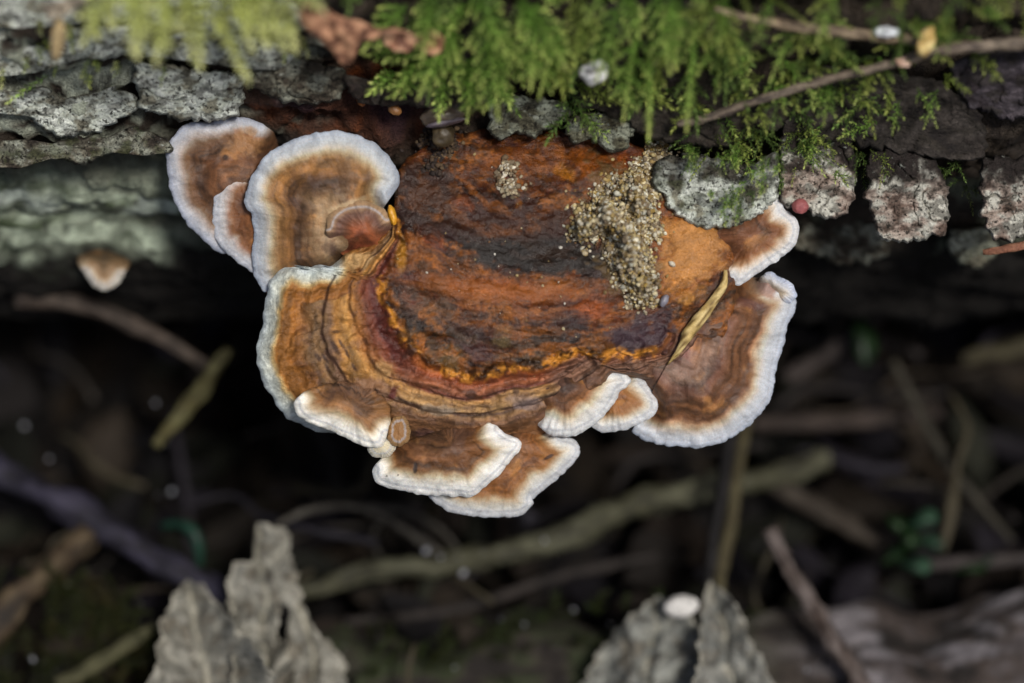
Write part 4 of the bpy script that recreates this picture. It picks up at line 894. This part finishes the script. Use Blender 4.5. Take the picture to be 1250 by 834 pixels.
# ------------------------------------------------------------------ moss
def frond(base, dirn, L, side, leaf, n, bend, hue, seed, branch=0, spread=1.0):
    """leaf quads along a curved stem, returns V,F,C"""
    rng = np.random.default_rng(seed)
    base = np.asarray(base, float); dirn = np.asarray(dirn, float) / np.linalg.norm(dirn)
    stems = [(base, dirn, L, 1.0)]
    bendv = np.array(bend, float)
    def pt(b, d, l, s): return b + d * (l * s)[..., None] + bendv * (l * s ** 2)[..., None]
    if branch:
        sd = np.cross(dirn, FV); sd /= np.linalg.norm(sd)
        for k in range(branch):
            s = np.array([.12 + .75 * k / branch]); p = pt(base, dirn, L, s)[0]
            dd = dirn * .75 + sd * (1 if k % 2 else -1) * .8 - FV * rng.uniform(-.1, .4)
            stems.append((p, dd / np.linalg.norm(dd), L * (.34 - .20 * k / branch) * rng.uniform(.8, 1.2), .8))
    Vs, Fs, Cs = [], [], []; off = 0
    for (b, d, l, k) in stems:
        m = max(6, int(n * l / L * (1 if k == 1 else 1.1)))
        s = np.linspace(.02, 1, m); p = pt(b, d, l, s)
        T = d + 2 * bendv * s[:, None]; T /= np.linalg.norm(T, axis=1, keepdims=True)
        A = np.cross(T, FV); A /= np.linalg.norm(A, axis=1, keepdims=True); B = np.cross(T, A)
        ph = np.arange(m) * 2.399 + rng.random() * 6
        out = A * np.cos(ph)[:, None] * spread + B * np.sin(ph)[:, None] * .75
        tilt = np.interp(s, [0, .8, 1], [.95, .75, .25]) * rng.uniform(.8, 1.2, m)
        ld = T * np.cos(tilt)[:, None] + out * np.sin(tilt)[:, None]; ld /= np.linalg.norm(ld, axis=1, keepdims=True)
        ll = leaf * k * np.interp(s, [0, .2, .8, 1], [.6, 1, .95, .6]) * rng.uniform(.8, 1.2, m)
        wd = np.cross(ld, T); wd /= np.linalg.norm(wd, axis=1, keepdims=True) + 1e-9
        nrm = np.cross(wd, ld)
        tip = p + ld * ll[:, None] - nrm * (ll * .12)[:, None]; mid = p + ld * (ll * .42)[:, None]
        w_ = (ll * .16)[:, None]
        V = np.stack([p, mid + wd * w_ + nrm * w_ * .5, tip, mid - wd * w_ + nrm * w_ * .5, mid - nrm * w_ * .1], 1).reshape(-1, 3)
        i = np.arange(m)[:, None] * 5 + off
        F = np.concatenate([i + np.array([0, 1, 4]), i + np.array([1, 2, 4]), i + np.array([2, 3, 4]), i + np.array([3, 0, 4])])
        g = np.interp(s, [0, .6, 1], [0, .4, 1]) * rng.uniform(.5, 1.1, m)
        c = mixc(np.broadcast_to(lin(hue[0]), (m, 3)).copy(), lin(hue[1]), np.clip(g, 0, 1))
        c = c * rng.uniform(.75, 1.2, (m, 1))
        Cs.append(np.repeat(c, 5, 0)); Vs.append(V); Fs.append(F); off += len(V)
        # stem: thin three-sided
        q = p[::2]; Aq, Bq = A[::2], B[::2]; rr = leaf * .07
        ring = np.stack([q + Aq * rr, q - Aq * rr * .5 + Bq * rr * .8, q - Aq * rr * .5 - Bq * rr * .8], 1).reshape(-1, 3)
        kq = len(q); ii = np.arange(kq - 1)[:, None] * 3 + off
        f = []
        for e in range(3):
            e2 = (e + 1) % 3
            f += [ii + np.array([e, e2, e2 + 3]), ii + np.array([e, e2 + 3, e + 3])]
        Vs.append(ring); Fs.append(np.concatenate(f)); Cs.append(np.tile(lin((70, 80, 30)), (len(ring), 1))); off += len(ring)
    return np.concatenate(Vs), np.concatenate(Fs), np.concatenate(Cs)

H_YEL = ((226, 234, 140), (250, 252, 196)); H_GRN = ((116, 172, 66), (240, 250, 150)); H_DK = ((64, 96, 44), (160, 192, 104)); H_OL = ((130, 154, 66), (222, 232, 130)); H_MUD = ((30, 34, 20), (62, 66, 38))  # yellow and green hues lifted well past leaf tone to carry sunlight
def frond_at(px, py, dz, ang, L, leafl, n, hue, seed, branch=0, lift=.25, bend=.25, spread=1.0):
    """ang: image direction in degrees, 0 = right, 90 = down"""
    a = math.radians(ang); d = math.cos(a) * XV - math.sin(a) * UV_ - lift * FV
    return frond(at([px], [py], [dz])[0], d, L, 0, leafl, n, bend * (-.8 * UV_ + .35 * FV), hue, seed, branch, spread)

def tuft(label, specs, name='moss_tuft', cat='moss tuft'):
    P0 = at(specs[0][0], specs[0][1], specs[0][2])
    root = thing(name, label, cat, P0, 'moss tufts on the log')
    for k, sp in enumerate(specs):
        V, F, C = frond_at(*sp)
        mesh('frond', V, None, F, C, M_GREEN, root, smooth=False)
    return root
sp = []
r0 = np.random.default_rng(5)
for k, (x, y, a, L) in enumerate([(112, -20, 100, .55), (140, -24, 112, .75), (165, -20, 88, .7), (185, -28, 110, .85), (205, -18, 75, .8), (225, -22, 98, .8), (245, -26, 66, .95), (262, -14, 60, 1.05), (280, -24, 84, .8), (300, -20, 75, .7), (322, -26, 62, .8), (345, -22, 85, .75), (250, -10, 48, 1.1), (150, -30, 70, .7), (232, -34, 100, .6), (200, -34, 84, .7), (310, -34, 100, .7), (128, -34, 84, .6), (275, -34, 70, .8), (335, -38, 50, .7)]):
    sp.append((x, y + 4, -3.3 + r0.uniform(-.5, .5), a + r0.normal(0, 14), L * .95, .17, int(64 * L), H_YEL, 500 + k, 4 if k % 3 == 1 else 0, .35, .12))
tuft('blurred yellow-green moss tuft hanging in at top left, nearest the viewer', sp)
sp = []
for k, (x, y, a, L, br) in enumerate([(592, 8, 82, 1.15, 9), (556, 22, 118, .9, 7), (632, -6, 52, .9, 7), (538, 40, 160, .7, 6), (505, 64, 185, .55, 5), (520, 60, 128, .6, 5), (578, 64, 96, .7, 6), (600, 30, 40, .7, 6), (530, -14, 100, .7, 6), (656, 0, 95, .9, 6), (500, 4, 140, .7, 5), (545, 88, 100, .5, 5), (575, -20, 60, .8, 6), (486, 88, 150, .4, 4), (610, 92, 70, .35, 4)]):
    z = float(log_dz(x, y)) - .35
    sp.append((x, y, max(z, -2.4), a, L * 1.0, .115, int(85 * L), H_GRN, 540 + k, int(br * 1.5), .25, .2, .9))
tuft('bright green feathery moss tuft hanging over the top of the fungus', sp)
sp = []
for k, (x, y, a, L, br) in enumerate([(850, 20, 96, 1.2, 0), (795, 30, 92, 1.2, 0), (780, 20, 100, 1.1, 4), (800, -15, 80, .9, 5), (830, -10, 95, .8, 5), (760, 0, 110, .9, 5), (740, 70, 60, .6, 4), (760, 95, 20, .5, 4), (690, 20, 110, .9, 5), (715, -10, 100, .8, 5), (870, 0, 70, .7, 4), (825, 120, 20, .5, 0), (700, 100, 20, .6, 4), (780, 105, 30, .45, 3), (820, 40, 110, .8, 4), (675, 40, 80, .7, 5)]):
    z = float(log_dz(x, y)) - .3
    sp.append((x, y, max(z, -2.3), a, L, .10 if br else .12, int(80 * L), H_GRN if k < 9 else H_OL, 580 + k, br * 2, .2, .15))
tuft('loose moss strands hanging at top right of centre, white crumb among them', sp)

def moss_mass(name, label, n, area, hue, seed, L=(.25, .7), leafl=(.06, .1), ang=(60, 130), lift=(.1, .5), base=None, br=(0, 4), dens=60, dzoff=-.1):
    rng = np.random.default_rng(seed); Vs, Fs, Cs = [], [], []; off = 0; k = 0
    P = np.array(area, float); lo, hi = P.min(0), P.max(0)
    while k < n:
        x, y = rng.uniform(lo[0], hi[0]), rng.uniform(lo[1], hi[1])
        if not inpoly(np.array([x]), np.array([y]), area)[0]: continue
        if noise(np.array([x / 50]), np.array([y / 36]), seed, seed)[0] < -.12: continue
        l = rng.uniform(*L); h = hue[rng.integers(0, len(hue))]
        z = (float(log_dz(x, y)) if base is None else float(base(x, y))) + dzoff - rng.uniform(0, .15)
        V, F, C = frond_at(x, y, z, rng.uniform(*ang), l, rng.uniform(*leafl), int(dens * l) + 6, h, seed * 1000 + k, int(rng.integers(br[0], br[1] + 1)), rng.uniform(*lift), rng.uniform(0, .35))
        Vs.append(V); Fs.append(F + off); Cs.append(C); off += len(V); k += 1
    return tag(mesh(name, np.concatenate(Vs), None, np.concatenate(Fs), np.concatenate(Cs), M_GREEN, smooth=False), label, None, None, 'stuff')
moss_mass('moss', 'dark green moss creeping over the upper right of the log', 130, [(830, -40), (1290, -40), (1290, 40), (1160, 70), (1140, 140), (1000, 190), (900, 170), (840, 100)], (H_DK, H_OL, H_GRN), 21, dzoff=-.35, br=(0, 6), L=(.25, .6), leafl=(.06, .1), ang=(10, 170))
moss_mass('moss', 'thin moss threads above the right bark plates', 75, [(840, 150), (950, 150), (1060, 180), (1180, 190), (1280, 180), (1280, 225), (1160, 240), (1060, 215), (950, 200), (860, 200)], (H_DK, H_OL, H_DK), 22, dzoff=-.5, L=(.2, .5), leafl=(.04, .065), ang=(10, 170), br=(0, 2))
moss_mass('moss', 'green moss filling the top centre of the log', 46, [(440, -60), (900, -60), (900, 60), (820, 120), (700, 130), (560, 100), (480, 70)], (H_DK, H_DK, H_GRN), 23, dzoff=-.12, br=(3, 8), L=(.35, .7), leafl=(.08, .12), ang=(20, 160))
moss_mass('moss', 'sparse moss bits on the left bark', 26, [(-20, 20), (400, 10), (420, 60), (200, 80), (-20, 110)], (H_OL, H_YEL), 24, dzoff=-.3, L=(.12, .3), leafl=(.05, .08))
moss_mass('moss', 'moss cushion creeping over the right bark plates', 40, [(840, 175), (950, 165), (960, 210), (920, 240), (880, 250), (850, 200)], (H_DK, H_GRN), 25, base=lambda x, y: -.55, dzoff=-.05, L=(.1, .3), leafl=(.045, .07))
V, F, C = frond_at(60, 92, -.9, 150, .55, .1, 30, H_GRN, 777, 0, .1, .1)
tag(mesh('moss_sprig', V, None, F, C, M_GREEN, smooth=False), 'single green moss sprig on the left bark', 'moss sprig')

# ------------------------------------------------------------------ the hollow
def build_ground():
    def axis(near, far, n, m): 
        a = np.linspace(-near, near, n); g = near + (np.linspace(0, 1, m + 1)[1:] ** 2.5) * (far - near)
        return np.concatenate([-g[::-1], a, g])
    xs = axis(16, 400, 300, 26); ys = axis(16, 400, 300, 26)
    X, Y = np.meshgrid(xs, ys, indexing='ij')
    shade_bank = sstep(-2.5, -11, Y) * 6.5 + sstep(11, 17, Y) * 4.0 + sstep(8, 22, np.abs(X)) * 3.0  # added banks out of view, shaped to keep sky and sun off the hollow
    Z = -8.0 + shade_bank + fbm(X * .22, Y * .22, 0, 5, 401) * 1.5 + np.abs(fbm(X * .8, Y * .8, 3, 3, 405)) * .5 - 1.6 * np.exp(-((Y - 4) / 3.0) ** 2)
    V = np.stack([X, Y, Z], -1).reshape(-1, 3)
    a = fbm(X * .7, Y * .7, 2, 4, 411)
    C = mixc(np.broadcast_to(lin((24, 21, 19)), X.shape + (3,)).copy(), lin((16, 14, 14)), sstep(-.1, .4, a))
    C = mixc(C, lin((36, 30, 24)), sstep(.2, .5, -a))
    n = len(ys); i = np.arange(len(xs) - 1)[:, None] * n; j = np.arange(n - 1)[None]
    q = np.stack([i + j, i + n + j, i + n + j + 1, i + j + 1], -1).reshape(-1, 4)
    o = mesh('ground', V, q, None, C.reshape(-1, 3), M_SOIL)
    return tag(o, 'dark damp humus of the hollow under the log', None, None, 'structure')
build_ground()
# leaf litter: small curled flakes on the ground
def litter(n, seed):
    rng = np.random.default_rng(seed); Vs, Qs, Cs = [], [], []; off = 0
    g = np.linspace(-1, 1, 6)
    pal = [(62, 48, 36), (48, 40, 36), (76, 60, 42), (40, 34, 36), (58, 58, 40), (86, 72, 56), (52, 44, 52)]
    for k in range(n):
        x = rng.uniform(-9, 9); y = rng.uniform(-3.5, 7.5)
        z = -8.0 + rng.uniform(.2, 1.5) + max(0, (-2.5 - y)) * .5 - 1.6 * math.exp(-((y - 4) / 3.0) ** 2)
        a, b = rng.uniform(.35, 1.1), rng.uniform(.2, .6); U, W = np.meshgrid(g, g, indexing='ij')
        wdt = np.clip(1 - np.abs(U) ** 1.6, 0.04, 1) ** .8
        L = np.stack([U * a, W * b * wdt, rng.uniform(-.3, .5) * W ** 2 * b * 1.5 + rng.uniform(-.3, .3) * U ** 2 * a], -1).reshape(-1, 3)
        e = rng.normal(0, .5, 2); r1 = rng.uniform(0, 6.28)
        cz, sz = math.cos(r1), math.sin(r1); cx, sx_ = math.cos(e[0]), math.sin(e[0]); cy, sy_ = math.cos(e[1]), math.sin(e[1])
        R = np.array([[cz, -sz, 0], [sz, cz, 0], [0, 0, 1]]) @ np.array([[1, 0, 0], [0, cx, -sx_], [0, sx_, cx]]) @ np.array([[cy, 0, sy_], [0, 1, 0], [-sy_, 0, cy]])
        V = L @ R.T + np.array([x, y, z]) + rng.normal(0, .015, L.shape)
        Vb = V - R[:, 2] * .03
        i = np.arange(5)[:, None] * 6; j = np.arange(5)[None]
        q = np.stack([i + j, i + 6 + j, i + 7 + j, i + 1 + j], -1).reshape(-1, 4)
        Vs += [V, Vb]; Qs += [q + off, q[:, ::-1] + off + 36]; off += 72
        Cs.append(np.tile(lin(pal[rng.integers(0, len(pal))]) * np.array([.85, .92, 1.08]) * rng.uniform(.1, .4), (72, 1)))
    return tag(mesh('leaf_litter', np.concatenate(Vs), np.concatenate(Qs), None, np.concatenate(Cs), M_LEAF), 'dark brown decaying leaf fragments covering the hollow', None, None, 'stuff')
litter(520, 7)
def twig_litter(n, seed):
    rng = np.random.default_rng(seed); Vs, Qs, Ts, Cs = [], [], [], []; off = 0
    for k in range(n):
        x = rng.uniform(-9, 9); y = rng.uniform(-2.5, 7); z = -7.6 + rng.uniform(0, 1.8)
        a = rng.uniform(0, np.pi); l = rng.uniform(.8, 3.5); rr = rng.uniform(.02, .075)
        d = np.array([math.cos(a), math.sin(a) * .8, rng.uniform(-.35, .35)])
        t = np.linspace(-.5, .5, 5)[:, None]
        P = np.array([x, y, z]) + d * t * l + rng.normal(0, .05 * l, (5, 3))
        V, q, t3, nn, sa = tube(P, rr * np.linspace(1.2, .6, 5), ns=6, step=.2, rough=.3, seed=seed + k)
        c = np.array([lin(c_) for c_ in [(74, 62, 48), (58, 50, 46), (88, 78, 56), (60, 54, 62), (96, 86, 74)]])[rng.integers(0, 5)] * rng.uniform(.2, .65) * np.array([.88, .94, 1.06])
        Vs.append(V); Qs.append(q + off); Ts.append(t3 + off); Cs.append(np.tile(c, (len(V), 1))); off += len(V)
    return tag(mesh('twig_litter', np.concatenate(Vs), np.concatenate(Qs), np.concatenate(Ts), np.concatenate(Cs), M_TWIG), 'tangle of thin dark twig fragments on the floor of the hollow', None, None, 'stuff')
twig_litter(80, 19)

# the rotten branch lying along the bottom
def low_log():
    P = at([300, 420, 560, 700, 850, 1000, 1150, 1300, 1450], [880, 856, 836, 826, 826, 826, 820, 806, 800], [5.4, 5.4, 5.4, 5.3, 5.2, 5.1, 5.0, 5, 5])
    V, q, t, nn, sa = tube(P, [.6, .7, .75, .8, .8, .9, 1.0, 1.05, 1.0], ns=90, step=.03, rough=.10, seed=61)
    a = fbm(V[:, 0] * 1.2, V[:, 1] * 3, V[:, 2] * 3, 4, 421)
    C = mixc(np.broadcast_to(lin((62, 54, 50)), V.shape).copy(), lin((78, 72, 72)), sstep(.0, .4, a) * sstep(1.0, 4.5, V[:, 0]))
    C = mixc(C, lin((46, 54, 32)), sstep(4.5, 2, V[:, 0]) * sstep(-.3, .3, a + .1) * .9)
    C = mixc(C, lin((34, 30, 28)), sstep(.1, .4, -a))
    C = mixc(C, lin((124, 120, 124)), sstep(.0, .35, fbm(V[:, 0] * .9 + V[:, 1] * 1.2, V[:, 1] * 2, V[:, 2] * 2, 4, 423)) * sstep(3.4, 5, V[:, 0]) * .8)
    return tag(mesh('rotten_branch', V, q, t, C, M_WOOD), 'thick rotten branch along the bottom edge, greyer to the right', 'fallen branch')
low_log()
moss_mass('moss', 'dull moss on the rotten branch at the bottom', 60, [(430, 775), (700, 742), (900, 748), (900, 790), (700, 800), (430, 834)], (H_MUD, ((36, 48, 24), (84, 100, 56)), H_MUD), 26, base=lambda x, y: 4.6, dzoff=-.15, L=(.2, .5), leafl=(.07, .1), ang=(200, 340), lift=(.3, .9))
moss_mass('moss', 'brownish green moss at the bottom left corner', 90, [(-30, 730), (60, 720), (150, 740), (200, 800), (180, 860), (-30, 860)], (H_MUD, H_MUD, ((50, 44, 26), (76, 70, 40))), 27, base=lambda x, y: 4.6, dzoff=-.1, L=(.3, .8), leafl=(.08, .12), ang=(180, 360), lift=(.3, .9))
# pale grit
gx = np.array([190, 193, 201, 555, 565, 420, 612, 640, 560, 680, 700, 745, 985, 40, 210, 538, 520, 590, 665, 30, 60, 1248])
gy = np.array([492, 605, 540, 815, 700, 790, 757, 762, 680, 790, 745, 762, 818, 805, 600, 680, 672, 676, 660, 520, 560, 345])
gz = np.array([6, 5.4, 6, 4.3, 5.1, 4.9, 4.6, 4.6, 5.1, 4.6, 4.7, 4.7, 4.2, 4.2, 6, 5.1, 5.1, 5.1, 5.2, 6.5, 6, 6.5])
grains('grit', at(gx, gy, gz - .2), RNG.uniform(.012, .05, len(gx)), np.tile(lin((150, 152, 160)), (len(gx), 1)), 'pale bits of grit and droplets in the hollow')

def sprout(label, leaves, p0):
    root = thing('green_sprout', label, 'sprout', at(*p0), 'green sprouts in the hollow')
    for k, (outl, cen, dz, tl, cols) in enumerate(leaves):
        cx, cy = cen
        V, q, t, C, rad, d = slab(outl, cen, lambda px, py, r, dd: dz + tl[0] * (px - cx) / 100 + tl[1] * (py - cy) / 100 - .12 * (1 - r ** 2), .03, 14, 80, lambda px, py, r, d_, t_: mixc(np.broadcast_to(lin(cols[0]), px.shape + (3,)).copy(), lin(cols[1]), sstep(-.2, .3, fbm(px / 20, py / 20, k, 3, 430 + k))), edge=2, wob=(1, 10), back=cols[0], seed=430 + k)
        mesh('leaf', V, q, t, C, M_GREEN, root)
    return root
GC = ((30, 56, 40), (58, 88, 68)); GD = ((18, 38, 18), (34, 58, 28))
def leafpts(x, y, a, b, rot):
    t = np.linspace(0, 2 * np.pi, 11)[:-1]; ca, sa = math.cos(rot), math.sin(rot)
    w_ = np.where(np.abs(t - np.pi) < .1, 1.35, 1.0)
    X, Y = a * np.cos(t) * w_, b * np.sin(t) * (1 - .25 * np.cos(t + np.pi))
    return [(x + X[i] * ca - Y[i] * sa, y + X[i] * sa + Y[i] * ca) for i in range(10)]
sprout('small round-leaved green sprout at lower right', [(leafpts(x, y, a, b, r_), (x, y), z, tl, GC if k % 2 else GD) for k, (x, y, a, b, r_, z, tl) in enumerate([
    (1098, 640, 16, 10, .5, 5.5, (.4, -.6)), (1128, 634, 17, 11, -.4, 5.4, (-.3, -.5)), (1112, 658, 14, 11, 1.4, 5.3, (.2, -.4)), (1138, 662, 16, 10, .2, 5.5, (-.5, -.5)), (1092, 676, 15, 9, -.7, 5.5, (.4, -.5)), (1120, 690, 17, 10, .1, 5.4, (.1, -.7)), (1188, 694, 18, 7, -.15, 5.5, (.1, -.5)), (1206, 684, 13, 6, -.6, 5.6, (.2, -.5))])], (1115, 700, 5.9))
sprout('dim green leaf right of the large bracket', [([(1040, 390), (1052, 384), (1066, 402), (1070, 430), (1056, 446), (1044, 428)], (1055, 415), 6.4, (.3, -.4), GD)], (1055, 446, 6.8))
twig([(196, 642, 5.2), (222, 640, 5.0), (240, 656, 4.9), (244, 690, 5.0)], [8, 14, 18, 12], [(26, 56, 46), (40, 74, 60)], 'curved teal grass blade above the grey leaf', 450, cat='grass blade', name='grass_blade', rough=.05, m=M_GREEN)
